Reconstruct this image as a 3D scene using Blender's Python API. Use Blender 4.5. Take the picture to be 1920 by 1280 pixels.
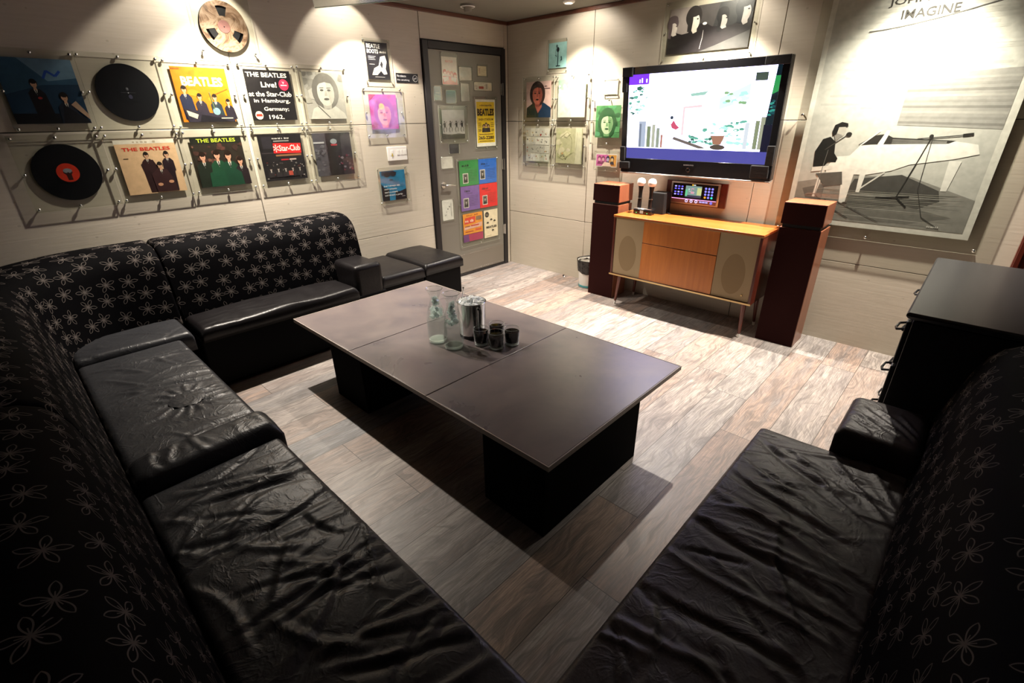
import bpy, bmesh, math, random
import numpy as np
from mathutils import Matrix, Vector
random.seed(7)
C = bpy.context.scene.collection
for o in list(bpy.data.objects): bpy.data.objects.remove(o)
PI = math.pi

# ---------------------------------------------------------------- camera, world, exposure
def cam_basis(yaw, pitch, roll):
    f = Vector((-math.sin(yaw)*math.cos(pitch), math.cos(yaw)*math.cos(pitch), -math.sin(pitch)))
    r = Vector((math.cos(yaw), math.sin(yaw), 0)); u = r.cross(f)
    c, s = math.cos(roll), math.sin(roll)
    return c*r+s*u, -s*r+c*u, f
cd = bpy.data.cameras.new('camera'); cam = bpy.data.objects.new('camera', cd); C.objects.link(cam)
R_, U_, F_ = cam_basis(0.7648, 0.4390, -0.0133)
cam.matrix_world = Matrix(((R_.x, U_.x, -F_.x, 3.8007), (R_.y, U_.y, -F_.y, -3.9512), (R_.z, U_.z, -F_.z, 1.5356), (0, 0, 0, 1)))
cd.sensor_width = 36; cd.lens = 898.23*36/1920; cd.clip_start = .02
S = bpy.context.scene; S.camera = cam
S.view_settings.view_transform = 'Standard'; S.view_settings.look = 'None'
S.view_settings.gamma = 1; S.view_settings.use_curve_mapping = False
S.view_settings.exposure = 0.0
w = bpy.data.worlds.new('world'); S.world = w; w.use_nodes = True
w.node_tree.nodes['Background'].inputs[0].default_value = (.6, .65, .8, 1)
w.node_tree.nodes['Background'].inputs[1].default_value = .002

def spot(name, loc, target, power, angle, blend, col=(1, .90, .78), radius=.02):
    l = bpy.data.lights.new(name, 'SPOT'); l.energy = power; l.spot_size = math.radians(angle); l.spot_blend = blend
    l.color = col; l.shadow_soft_size = radius
    o = bpy.data.objects.new(name, l); C.objects.link(o); o.location = loc
    d = Vector(target)-Vector(loc); o.rotation_euler = d.to_track_quat('-Z', 'Y').to_euler()
    return o
# downlights: (position, aim, watts, cone, blend)
LAMPS = [((0.98, -.31, 2.325), (0.98, -.33, 0), 330, 108, 1., 'ceiling downlight nearest the room corner above the small pale blue poster'),
         ((2.12, -.31, 2.325), (2.12, -.35, 0), 560, 110, 1., 'ceiling downlight above the television'),
         ((3.32, -.31, 2.325), (3.30, -.30, 0), 440, 106, 1., 'ceiling downlight above the big black and white poster'),
         ((0.30, -1.75, 2.325), (0.33, -1.42, 0), 130, 100, .25, 'ceiling downlight between the metal door and the tape reel'),
         ((0.30, -2.66, 2.325), (0.42, -2.60, 0), 430, 114, 1., 'ceiling downlight above the tape reel')]
# second spot added at each fitting to brighten the wall: (aim point on the wall, watts, cone, blend)
WASH = [((.98, 0, 1.95), 9, 125, .5), ((2.12, 0, 1.85), 16, 130, .5), ((3.32, 0, 1.75), 26, 100, .8), ((0, -1.77, 2.03), 12, 84, .1), ((0, -2.74, 1.95), 24, 96, .15)]

# ---------------------------------------------------------------- materials
def lin(c): return tuple(((x/12.92) if x <= .04045 else ((x+.055)/1.055)**2.4) for x in c)
def hx(h): return tuple(int(h[i:i+2], 16)/255 for i in (0, 2, 4))
MC = {}
def pm(name, col, rough=.5, metal=0., spec=.5, emit=None, es=1., coat=0., bump=None):
    m = bpy.data.materials.new(name); m.use_nodes = True; b = m.node_tree.nodes['Principled BSDF']
    b.inputs['Base Color'].default_value = (*col, 1); b.inputs['Roughness'].default_value = rough
    b.inputs['Metallic'].default_value = metal; b.inputs['Specular IOR Level'].default_value = spec
    b.inputs['Coat Weight'].default_value = coat; b.inputs['Coat Roughness'].default_value = .1
    if emit: b.inputs['Emission Color'].default_value = (*emit, 1); b.inputs['Emission Strength'].default_value = es
    if bump:
        N = m.node_tree.nodes; L = m.node_tree.links
        t = N.new('ShaderNodeTexNoise'); t.inputs['Scale'].default_value = bump[0]; t.inputs['Detail'].default_value = 4
        g = N.new('ShaderNodeTexCoord'); L.new(g.outputs['Object'], t.inputs['Vector'])
        bp = N.new('ShaderNodeBump'); bp.inputs['Strength'].default_value = bump[1]; bp.inputs['Distance'].default_value = bump[2]
        L.new(t.outputs[0], bp.inputs['Height']); L.new(bp.outputs[0], b.inputs['Normal'])
    return m
def ink(h):
    """printed ink of one colour"""
    if ('i', h) not in MC:
        n = NT('ink_'+h, .45); p = n.obj(); c = lin(hx(h)); q = n.noise(p, 26, 4, .6)
        n.col(n.mix(n.ramp(q, [(.35, (0, 0, 0)), (.65, (1, 1, 1))]), tuple(x*.90 for x in c), tuple(min(1, x*1.06+.003) for x in c)))
        MC[('i', h)] = n.m
    return MC[('i', h)]
def glow(h, s=1.):
    k = ('g', h, s)
    if k not in MC:
        MC[k] = pm('glow_'+h, (.01, .01, .01), .3, emit=lin(hx(h)), es=s)
    return MC[k]
class NT:
    def __init__(s, name, rough=.5):
        s.m = bpy.data.materials.new(name); s.m.use_nodes = True; s.t = s.m.node_tree
        s.b = s.t.nodes['Principled BSDF']; s.b.inputs['Roughness'].default_value = rough
    def n(s, typ, **kw):
        x = s.t.nodes.new(typ)
        for k, v in kw.items(): setattr(x, k, v)
        return x
    def put(s, inp, v):
        if isinstance(v, bpy.types.NodeSocket): s.t.links.new(v, inp)
        elif v is not None:
            if isinstance(v, tuple) and len(v) == 3 and inp.type == 'RGBA': v = (*v, 1)
            inp.default_value = v
    def math(s, op, a, b=None, c=None):
        x = s.n('ShaderNodeMath', operation=op)
        for i, v in enumerate((a, b, c)):
            if v is not None: s.put(x.inputs[i], v)
        return x.outputs[0]
    def vec(s, a, b, c=0.):
        x = s.n('ShaderNodeCombineXYZ'); s.put(x.inputs[0], a); s.put(x.inputs[1], b); s.put(x.inputs[2], c); return x.outputs[0]
    def sep(s, v):
        x = s.n('ShaderNodeSeparateXYZ'); s.put(x.inputs[0], v); return x.outputs
    def noise(s, v, scale=5., detail=4., rough=.55, dist=0.):
        x = s.n('ShaderNodeTexNoise'); s.put(x.inputs['Vector'], v); x.inputs['Scale'].default_value = scale
        x.inputs['Detail'].default_value = detail; x.inputs['Roughness'].default_value = rough; x.inputs['Distortion'].default_value = dist
        return x.outputs[0]
    def ramp(s, f, stops, interp='LINEAR'):
        x = s.n('ShaderNodeValToRGB'); s.put(x.inputs[0], f); cr = x.color_ramp; cr.interpolation = interp
        while len(cr.elements) < len(stops): cr.elements.new(.5)
        for e, (p, c) in zip(cr.elements, stops):
            e.position = p; e.color = (*c, 1) if len(c) == 3 else c
        return x.outputs[0]
    def mix(s, f, a, b, typ='MIX'):
        x = s.n('ShaderNodeMix', data_type='RGBA', blend_type=typ)
        s.put(x.inputs[0], f)
        for i, v in ((6, a), (7, b)):
            if isinstance(v, tuple) and len(v) == 3: v = (*v, 1)
            s.put(x.inputs[i], v)
        return x.outputs[2]
    def bump(s, h, strength=.3, dist=.01):
        x = s.n('ShaderNodeBump'); x.inputs['Strength'].default_value = strength; x.inputs['Distance'].default_value = dist
        s.put(x.inputs['Height'], h); s.t.links.new(x.outputs[0], s.b.inputs['Normal'])
    def obj(s): return s.n('ShaderNodeTexCoord').outputs['Object']
    def uv(s): return s.n('ShaderNodeTexCoord').outputs['UV']
    def col(s, c): s.put(s.b.inputs['Base Color'], c)

def wall_material():
    n = NT('cast_board_wall', .55); p = n.obj(); x, y, z = n.sep(p)
    hor = n.math('ADD', x, y)
    st = n.vec(n.math('MULTIPLY', hor, 2.2), n.math('MULTIPLY', z, 42.), 0.)
    g = n.noise(st, 1.6, 5, .6); big = n.noise(p, 1.3, 3)
    c = n.ramp(g, [(.25, (.49, .43, .345)), (.5, (.53, .467, .38)), (.8, (.565, .505, .42))])
    c = n.mix(n.ramp(big, [(.35, (0, 0, 0)), (.7, (1, 1, 1))]), c, n.mix(.5, c, (.43, .41, .31)))
    vo = n.n('ShaderNodeTexVoronoi'); vo.inputs['Scale'].default_value = 17.
    n.put(vo.inputs['Vector'], n.vec(n.math('MULTIPLY', hor, .8), z, 0.))
    wn = n.sep(vo.outputs['Color'])[0]
    pit = n.math('MULTIPLY', n.math('LESS_THAN', vo.outputs['Distance'], .1), n.math('LESS_THAN', wn, .3))
    c = n.mix(n.math('MULTIPLY', pit, .3), c, (.2, .17, .12))
    n.col(c)
    h = n.math('SUBTRACT', n.math('MULTIPLY', g, .5), pit)
    n.bump(h, .35, .004); return n.m
def floor_material():
    n = NT('weathered_plank_floor', .42); x, y, z = n.sep(n.obj())
    u = n.math('DIVIDE', n.math('SUBTRACT', x, 2.932-.1975*20), .1975); ix = n.math('FLOOR', u); fu = n.math('FRACT', u)
    w1 = n.n('ShaderNodeTexWhiteNoise', noise_dimensions='1D'); n.put(w1.inputs['W'], ix)
    v = n.math('ADD', n.math('DIVIDE', n.math('ADD', y, 10.), 1.25), w1.outputs[0]); iy = n.math('FLOOR', v); fv = n.math('FRACT', v)
    w2 = n.n('ShaderNodeTexWhiteNoise', noise_dimensions='2D'); n.put(w2.inputs['Vector'], n.vec(ix, iy)); id_ = w2.outputs[0]
    r2 = n.sep(w2.outputs[1])[1]
    gx = n.math('ADD', n.math('MULTIPLY', x, 9.), n.math('MULTIPLY', id_, 31.))
    gv = n.vec(gx, n.math('MULTIPLY', y, 1.1), n.math('MULTIPLY', id_, 17.))
    warp = n.noise(n.vec(n.math('MULTIPLY', x, 5.), n.math('MULTIPLY', y, 2.2), n.math('MULTIPLY', id_, 9.)), 1.2, 2)
    gv2 = n.vec(n.math('ADD', n.math('MULTIPLY', gx, 1.0), n.math('MULTIPLY', warp, 2.4)), n.math('MULTIPLY', y, .9), n.math('MULTIPLY', id_, 17.))
    g1 = n.noise(gv, 2.2, 5, .65); g2 = n.noise(gv2, 2.6, 6, .7)
    fine = n.noise(n.vec(n.math('MULTIPLY', gx, 9.), n.math('MULTIPLY', y, 3.), 0.), 2.5, 3)
    tone = n.ramp(id_, [(0, (.16, .135, .125)), (.2, (.36, .33, .31)), (.4, (.42, .32, .26)), (.6, (.27, .275, .285)), (.8, (.50, .44, .39)), (1, (.26, .185, .155))])
    t2 = n.ramp(n.math('FRACT', n.math('ADD', g1, r2)), [(0, (.58, .53, .48)), (.3, (.22, .225, .235)), (.55, (.46, .31, .23)), (.8, (.17, .15, .145)), (1, (.58, .53, .48))])
    c = n.mix(.5, tone, t2)
    c = n.mix(n.ramp(g2, [(.38, (0, 0, 0)), (.5, (1, 1, 1)), (.62, (0, 0, 0))]), n.mix(.55, c, (.08, .07, .065)), c)
    c = n.mix(n.ramp(fine, [(.42, (.45, .45, .45)), (.6, (0, 0, 0))]), c, (.09, .075, .07))
    ed = n.math('MINIMUM', n.math('MINIMUM', fu, n.math('SUBTRACT', 1., fu)), n.math('MULTIPLY', n.math('MINIMUM', fv, n.math('SUBTRACT', 1., fv)), 6.3))
    gap = n.math('LESS_THAN', ed, .0065)
    c = n.mix(gap, c, (.03, .025, .02)); n.col(c)
    n.put(n.b.inputs['Roughness'], n.math('ADD', n.math('MULTIPLY', g2, .25), .3))
    n.bump(n.math('SUBTRACT', n.math('MULTIPLY', g2, .5), n.math('MULTIPLY', gap, 1.)), .3, .003); return n.m
def fabric_material():
    n = NT('black_floral_fabric', .75); x, y, z = n.sep(n.uv())
    k = 1/.106
    sx = n.math('MULTIPLY', x, k); sy = n.math('MULTIPLY', y, k*1.08)
    vo = n.n('ShaderNodeTexVoronoi', voronoi_dimensions='2D'); vo.inputs['Scale'].default_value = 1.; vo.inputs['Randomness'].default_value = .38
    row = n.math('FLOOR', sy)
    sx2 = n.math('ADD', sx, n.math('MULTIPLY', sy, .42))
    n.put(vo.inputs['Vector'], n.vec(sx2, sy))
    px, py, pz = n.sep(vo.outputs['Position'])
    dx = n.math('SUBTRACT', sx2, px); dy = n.math('SUBTRACT', sy, py); dx = n.math('SUBTRACT', dx, n.math('MULTIPLY', dy, .42))
    r = n.math('SQRT', n.math('ADD', n.math('MULTIPLY', dx, dx), n.math('MULTIPLY', dy, dy)))
    rnd = n.sep(vo.outputs['Color'])[0]
    a = n.math('ADD', n.math('ARCTAN2', dy, dx), n.math('MULTIPLY', rnd, 6.28))
    seg = 2*PI/5
    aa = n.math('ABSOLUTE', n.math('SUBTRACT', n.math('MODULO', n.math('ADD', a, 20*PI), seg), seg/2))
    off = n.math('MULTIPLY', r, n.math('SINE', aa))
    t = n.math('DIVIDE', n.math('MULTIPLY', r, n.math('COSINE', aa)), .43)
    t1 = n.math('MAXIMUM', n.math('SUBTRACT', 1., t), 0.)
    shp = n.math('MULTIPLY', n.math('MULTIPLY', n.math('POWER', n.math('MAXIMUM', t, .0001), 1.35), n.math('POWER', t1, .85)), .33)
    d = n.math('ABSOLUTE', n.math('SUBTRACT', off, shp))
    line = n.math('MULTIPLY', n.math('LESS_THAN', d, .0135), n.math('LESS_THAN', t, 1.02))
    veins = n.math('MULTIPLY', n.math('LESS_THAN', off, .010), n.math('LESS_THAN', t, .42))
    m = n.math('MAXIMUM', line, veins)
    n.col(n.mix(m, (.0022, .002, .0025), (.105, .09, .082)))
    n.b.inputs['Specular IOR Level'].default_value = .03
    n.bump(m, .4, .002); return n.m
def leather(name, col=(.022, .0225, .0255), rough=.40, spec=.45, crease=.5):
    n = NT(name, rough); p = n.obj()
    g = n.noise(p, 26, 5, .6, .8); f = n.noise(p, 180, 2)
    a = n.noise(p, 9, 3, .5, 1.4); rid = n.math('SUBTRACT', 1., n.math('MINIMUM', n.math('MULTIPLY', n.math('ABSOLUTE', n.math('SUBTRACT', a, .5)), 14.), 1.))
    n.col(col); n.b.inputs['Specular IOR Level'].default_value = spec
    n.put(n.b.inputs['Roughness'], n.math('ADD', n.math('MULTIPLY', n.noise(p, 7, 3), .22), rough-.1))
    n.bump(n.math('ADD', n.math('ADD', g, n.math('MULTIPLY', f, .25)), n.math('MULTIPLY', rid, crease)), .30, .004); return n.m
def wood(name, a, b, rough=.3, axis=2, scale=1., coat=.3):
    n = NT(name, rough); x = list(n.sep(n.obj())); k = [16.*scale]*3; k[axis] = 1.1*scale
    v = n.vec(n.math('MULTIPLY', x[0], k[0]), n.math('MULTIPLY', x[1], k[1]), n.math('MULTIPLY', x[2], k[2]))
    g = n.noise(v, 2., 6, .65, .6); f = n.noise(v, 9., 3)
    n.col(n.mix(n.math('MULTIPLY', f, .35), n.ramp(g, [(.3, a), (.7, b)]), a)); n.b.inputs['Coat Weight'].default_value = coat
    n.b.inputs['Coat Roughness'].default_value = .15
    n.bump(g, .06, .002); return n.m
def glass(name, tint=(1, 1, 1), rough=0., ior=1.45):
    m = bpy.data.materials.new(name); m.use_nodes = True; t = m.node_tree; t.nodes.clear()
    g = t.nodes.new('ShaderNodeBsdfGlass'); g.inputs['Color'].default_value = (*tint, 1); g.inputs['Roughness'].default_value = rough; g.inputs['IOR'].default_value = ior
    o = t.nodes.new('ShaderNodeOutputMaterial'); t.links.new(g.outputs[0], o.inputs[0]); return m
def clear_sheet(name, tint=(.95, .96, .94), r0=.035, r1=.45, body=None, bf=.3, milky=False):
    """thin clear plastic or glass: mostly transparent, mirror-like at glancing angles"""
    m = bpy.data.materials.new(name); m.use_nodes = True; t = m.node_tree; t.nodes.clear()
    a = t.nodes.new('ShaderNodeBsdfTransparent'); a.inputs[0].default_value = (*tint, 1)
    g = t.nodes.new('ShaderNodeBsdfGlossy'); g.inputs['Roughness'].default_value = .06; g.inputs[0].default_value = (1, 1, 1, 1)
    lw = t.nodes.new('ShaderNodeLayerWeight'); lw.inputs[0].default_value = .5
    pw = t.nodes.new('ShaderNodeMath'); pw.operation = 'POWER'; t.links.new(lw.outputs['Facing'], pw.inputs[0]); pw.inputs[1].default_value = 4.
    ma = t.nodes.new('ShaderNodeMath'); ma.operation = 'MULTIPLY_ADD'; t.links.new(pw.outputs[0], ma.inputs[0]); ma.inputs[1].default_value = r1; ma.inputs[2].default_value = r0
    mx = t.nodes.new('ShaderNodeMixShader'); o = t.nodes.new('ShaderNodeOutputMaterial'); base = a.outputs[0]
    if body:
        dd = t.nodes.new('ShaderNodeBsdfDiffuse'); dd.inputs[0].default_value = (*body, 1); tr = t.nodes.new('ShaderNodeBsdfTranslucent'); tr.inputs[0].default_value = (*body, 1)
        d = t.nodes.new('ShaderNodeAddShader'); t.links.new(dd.outputs[0], d.inputs[0]); t.links.new(tr.outputs[0], d.inputs[1]) if milky else t.links.new(dd.outputs[0], d.inputs[0]); m2 = t.nodes.new('ShaderNodeMixShader'); m2.inputs[0].default_value = bf
        t.links.new(a.outputs[0], m2.inputs[1]); t.links.new(d.outputs[0], m2.inputs[2]); base = m2.outputs[0]
    t.links.new(ma.outputs[0], mx.inputs[0]); t.links.new(base, mx.inputs[1]); t.links.new(g.outputs[0], mx.inputs[2]); t.links.new(mx.outputs[0], o.inputs[0]); return m

M = dict(
    wall=wall_material(), floor=floor_material(), fabric=fabric_material(),
    leather=leather('black_leather'), leather2=leather('brown_black_leather', (.032, .025, .026), .44), vinyl=leather('smooth_black_leather', (.006, .005, .0055), .36, .3, .1),
    backing=pm('seam_backing', (.03, .025, .018), .9, bump=(30, .2, .002)), ceiling=pm('grey_plaster', (.17, .155, .125), .8, bump=(25, .1, .002)),
    darkwall=pm('dark_painted_wall', (.012, .012, .014), .8, bump=(20, .1, .003)),
    trim=wood('red_brown_trim', (.08, .022, .010), (.15, .05, .025), .45, 1),
    acrylic=clear_sheet('clear_acrylic'), aedge=pm('acrylic_edge', (.50, .50, .40), .25, bump=(40, .05, .001)),
    steel=pm('polished_steel', (.72, .72, .70), .18, 1., bump=(50, .03, .001)), brushed=pm('brushed_door_metal', (.21, .195, .165), .42, .35, bump=(90, .08, .001)),
    frame=pm('black_door_frame', (.012, .010, .011), .4, bump=(30, .1, .001)), kick=pm('kick_plate_metal', (.26, .235, .20), .35, .6, bump=(60, .08, .001)),
    black=pm('black_plastic', (.006, .006, .007), .35, bump=(80, .05, .001)), gloss=pm('gloss_black', (.012, .012, .014), .12, bump=(5, .01, .001)),
    foam=pm('black_foam', (.004, .004, .005), .9, bump=(80, .3, .002)), blackwood=wood('black_stained_wood', (.012, .012, .013), (.022, .022, .024), .4, 1, coat=.1),
    matte=pm('matte_black_paint', (.0018, .0018, .002), .85, spec=.06, bump=(60, .1, .001)), base=pm('dull_black_leather', (.0022, .002, .0022), .6, spec=.1, bump=(60, .2, .002)),
    frontdark=pm('dark_maroon', (.022, .0025, .002), .7, spec=.12, bump=(300, .2, .001)),
    spwood=wood('speaker_veneer', (.24, .075, .035), (.36, .13, .065), .35, 2, 1., .15),
    redwood=wood('red_veneer', (.07, .010, .005), (.13, .024, .011), .32, 2), orange=wood('orange_veneer', (.42, .12, .018), (.60, .20, .035), .35, 2, .7),
    toporange=wood('orange_top_veneer', (.40, .105, .018), (.50, .155, .035), .28, 0, .4), grille=pm('woven_beige_grille', (.34, .25, .145), .85, bump=(900, .4, .0008)),
    grille2=pm('grille_over_speaker', (.26, .18, .095), .85, bump=(900, .4, .0008)), brass=pm('brass', (.62, .45, .22), .3, 1., bump=(50, .03, .001)),
    table=None, glass=clear_sheet('clear_glass', (.93, .96, .95), .07, .75), water=clear_sheet('clear_water', (.93, .95, .94), .03, .35, (.6, .65, .62), .08), dark=pm('dark_refraction', (.004, .003, .003), .08, bump=(8, .02, .001)),
    ice=pm('ice', (.86, .90, .90), .2, 0, .6, bump=(60, .4, .003)), white=pm('white_plastic', (.78, .77, .72), .4, bump=(40, .03, .001)),
    teal=pm('teal_plastic', (.10, .42, .45), .4, bump=(40, .03, .001)), bag=pm('black_bin_bag', (.012, .012, .012), .25, bump=(35, .8, .01)),
    mesh=pm('white_foam_cover', (.85, .78, .74), .8, bump=(120, .3, .002)), greenglass=pm('green_frosted_glass', (.05, .085, .065), .2, bump=(12, .1, .002)),
    glassedge=pm('pale_green_glass_edge', (.38, .50, .40), .3, bump=(12, .1, .002)), lamp=glow('fff2dc', 28.), silverframe=pm('silver_bezel', (.55, .53, .50), .3, .8, bump=(50, .03, .001)),
)
def table_material():
    n = NT('worn_slate_top', .38); p = n.obj(); a = n.noise(p, 2.6, 4, .6, .6); b = n.noise(p, 14, 4, .6)
    c = n.ramp(a, [(.3, (.10, .086, .094)), (.5, (.155, .125, .122)), (.72, (.20, .160, .145))])
    c = n.mix(n.math('MULTIPLY', b, .35), c, (.09, .08, .095)); n.col(c)
    n.b.inputs['Specular IOR Level'].default_value = .6; n.put(n.b.inputs['Roughness'], n.math('ADD', n.math('MULTIPLY', a, .2), .20)); n.bump(b, .05, .002); return n.m
M['table'] = table_material()
M['tabledge'] = pm('worn_table_edge', (.34, .29, .25), .5, bump=(90, .6, .003))

# ---------------------------------------------------------------- mesh builder
_txt = {}
def text_mesh(s, bold):
    k = (s, bold)
    if k not in _txt:
        cu = bpy.data.curves.new('t', 'FONT'); cu.body = s; cu.offset = bold; cu.resolution_u = 2
        o = bpy.data.objects.new('t', cu); C.objects.link(o); bpy.context.view_layer.update()
        me = bpy.data.meshes.new_from_object(o.evaluated_get(bpy.context.evaluated_depsgraph_get()))
        vs = [(v.co.x, v.co.y) for v in me.vertices]; fs = [tuple(p.vertices) for p in me.polygons]
        bpy.data.objects.remove(o); bpy.data.meshes.remove(me); _txt[k] = (vs, fs)
    return _txt[k]
class MB:
    def __init__(s): s.v = []; s.f = []; s.mi = []; s.mats = []; s.uv = {}
    def mi_(s, m):
        if m not in s.mats: s.mats.append(m)
        return s.mats.index(m)
    def add(s, vs, fs, m):
        b = len(s.v); s.v += [tuple(q) for q in vs]; k = s.mi_(m)
        for f in fs: s.f.append(tuple(b+i for i in f)); s.mi.append(k)
        return s
    def poly(s, pts, m): return s.add(pts, [tuple(range(len(pts)))], m)
    def box(s, x0, x1, y0, y1, z0, z1, m):
        v = [(x, y, z) for z in (z0, z1) for y in (y0, y1) for x in (x0, x1)]
        return s.add(v, [(0, 2, 3, 1), (4, 5, 7, 6), (0, 1, 5, 4), (2, 6, 7, 3), (0, 4, 6, 2), (1, 3, 7, 5)], m)
    def frustum(s, b, t, m):
        """b,t: (x0,x1,y0,y1,z)"""
        v = [(x, y, b[4]) for y in b[2:4] for x in b[0:2]]+[(x, y, t[4]) for y in t[2:4] for x in t[0:2]]
        return s.add(v, [(0, 2, 3, 1), (4, 5, 7, 6), (0, 1, 5, 4), (2, 6, 7, 3), (0, 4, 6, 2), (1, 3, 7, 5)], m)
    def cyl(s, p0, p1, r0, r1, m, n=20, caps=True):
        p0 = Vector(p0); p1 = Vector(p1); d = (p1-p0).normalized(); a = d.orthogonal().normalized(); b = d.cross(a)
        vs = []
        for p, r in ((p0, r0), (p1, r1)):
            for i in range(n):
                t = 2*PI*i/n; vs.append(p+(a*math.cos(t)+b*math.sin(t))*r)
        fs = [(i, (i+1) % n, n+(i+1) % n, n+i) for i in range(n)]
        if caps: fs += [tuple(range(n-1, -1, -1)), tuple(range(n, 2*n))]
        return s.add(vs, fs, m)
    def tube(s, pts, r, m, n=8):
        pts = [Vector(p) for p in pts]; vs = []; fs = []; up = None
        for i, p in enumerate(pts):
            d = (pts[min(i+1, len(pts)-1)]-pts[max(i-1, 0)]).normalized()
            a = d.orthogonal().normalized() if up is None else (up-d*up.dot(d)).normalized(); up = a; b = d.cross(a)
            for k in range(n): t = 2*PI*k/n; vs.append(p+(a*math.cos(t)+b*math.sin(t))*r)
        for i in range(len(pts)-1):
            for k in range(n): fs.append((i*n+k, i*n+(k+1) % n, (i+1)*n+(k+1) % n, (i+1)*n+k))
        fs += [tuple(range(n-1, -1, -1)), tuple(range((len(pts)-1)*n, len(pts)*n))]
        return s.add(vs, fs, m)
    def lathe(s, prof, m, c=(0, 0, 0), n=32, axis='z'):
        vs = []; fs = []; k = len(prof)
        for i in range(n):
            t = 2*PI*i/n
            for r, z in prof:
                q = (r*math.cos(t), r*math.sin(t), z)
                vs.append((c[0]+q[0], c[1]+q[1], c[2]+q[2]))
        for i in range(n):
            for j in range(k-1):
                a = i*k+j; b = ((i+1) % n)*k+j; fs.append((a, b, b+1, a+1))
        return s.add(vs, fs, m)
    def build(s, name, parent=None, smooth=False, bevel=0., seg=2, merge=False, solid=0.):
        me = bpy.data.meshes.new(name); me.from_pydata(s.v, [], s.f)
        for m in s.mats: me.materials.append(m)
        me.polygons.foreach_set('material_index', s.mi)
        if s.uv:
            ul = me.uv_layers.new(name='uv')
            for li, l in enumerate(me.loops): ul.data[li].uv = s.uv.get(l.vertex_index, (0, 0))
        if merge or smooth:
            bm = bmesh.new(); bm.from_mesh(me)
            bmesh.ops.remove_doubles(bm, verts=bm.verts, dist=1e-5)
            bmesh.ops.recalc_face_normals(bm, faces=bm.faces); bm.to_mesh(me); bm.free()
        if smooth:
            me.polygons.foreach_set('use_smooth', [True]*len(me.polygons)); me.set_sharp_from_angle(angle=math.radians(40))
        me.update(); o = bpy.data.objects.new(name, me); C.objects.link(o)
        if parent: o.parent = parent
        if bevel:
            b = o.modifiers.new('bevel', 'BEVEL'); b.width = bevel; b.segments = seg; b.limit_method = 'ANGLE'; b.angle_limit = math.radians(40)
            b.harden_normals = False
            me.polygons.foreach_set('use_smooth', [True]*len(me.polygons)); me.set_sharp_from_angle(angle=math.radians(50))
        return o
def tag(o, label=None, cat=None, group=None, kind=None):
    if label: o['label'] = label
    if cat: o['category'] = cat
    if group: o['group'] = group
    if kind: o['kind'] = kind
    return o
def thing(name, label, cat, loc=(0, 0, 0), group=None, mat=None):
    o = bpy.data.objects.new(name, None); C.objects.link(o); o.empty_display_size = .05
    if mat is not None: o.matrix_world = mat
    else: o.location = loc
    return tag(o, label, cat, group)
def struct(o, label=None): return tag(o, label, None, None, 'structure')
def inst(o, parent, name=None, loc=None):
    c = o.copy(); c.name = name or o.name.split('.')[0]; C.objects.link(c); c.parent = parent
    if loc is not None: c.location = loc
    return c

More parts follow.
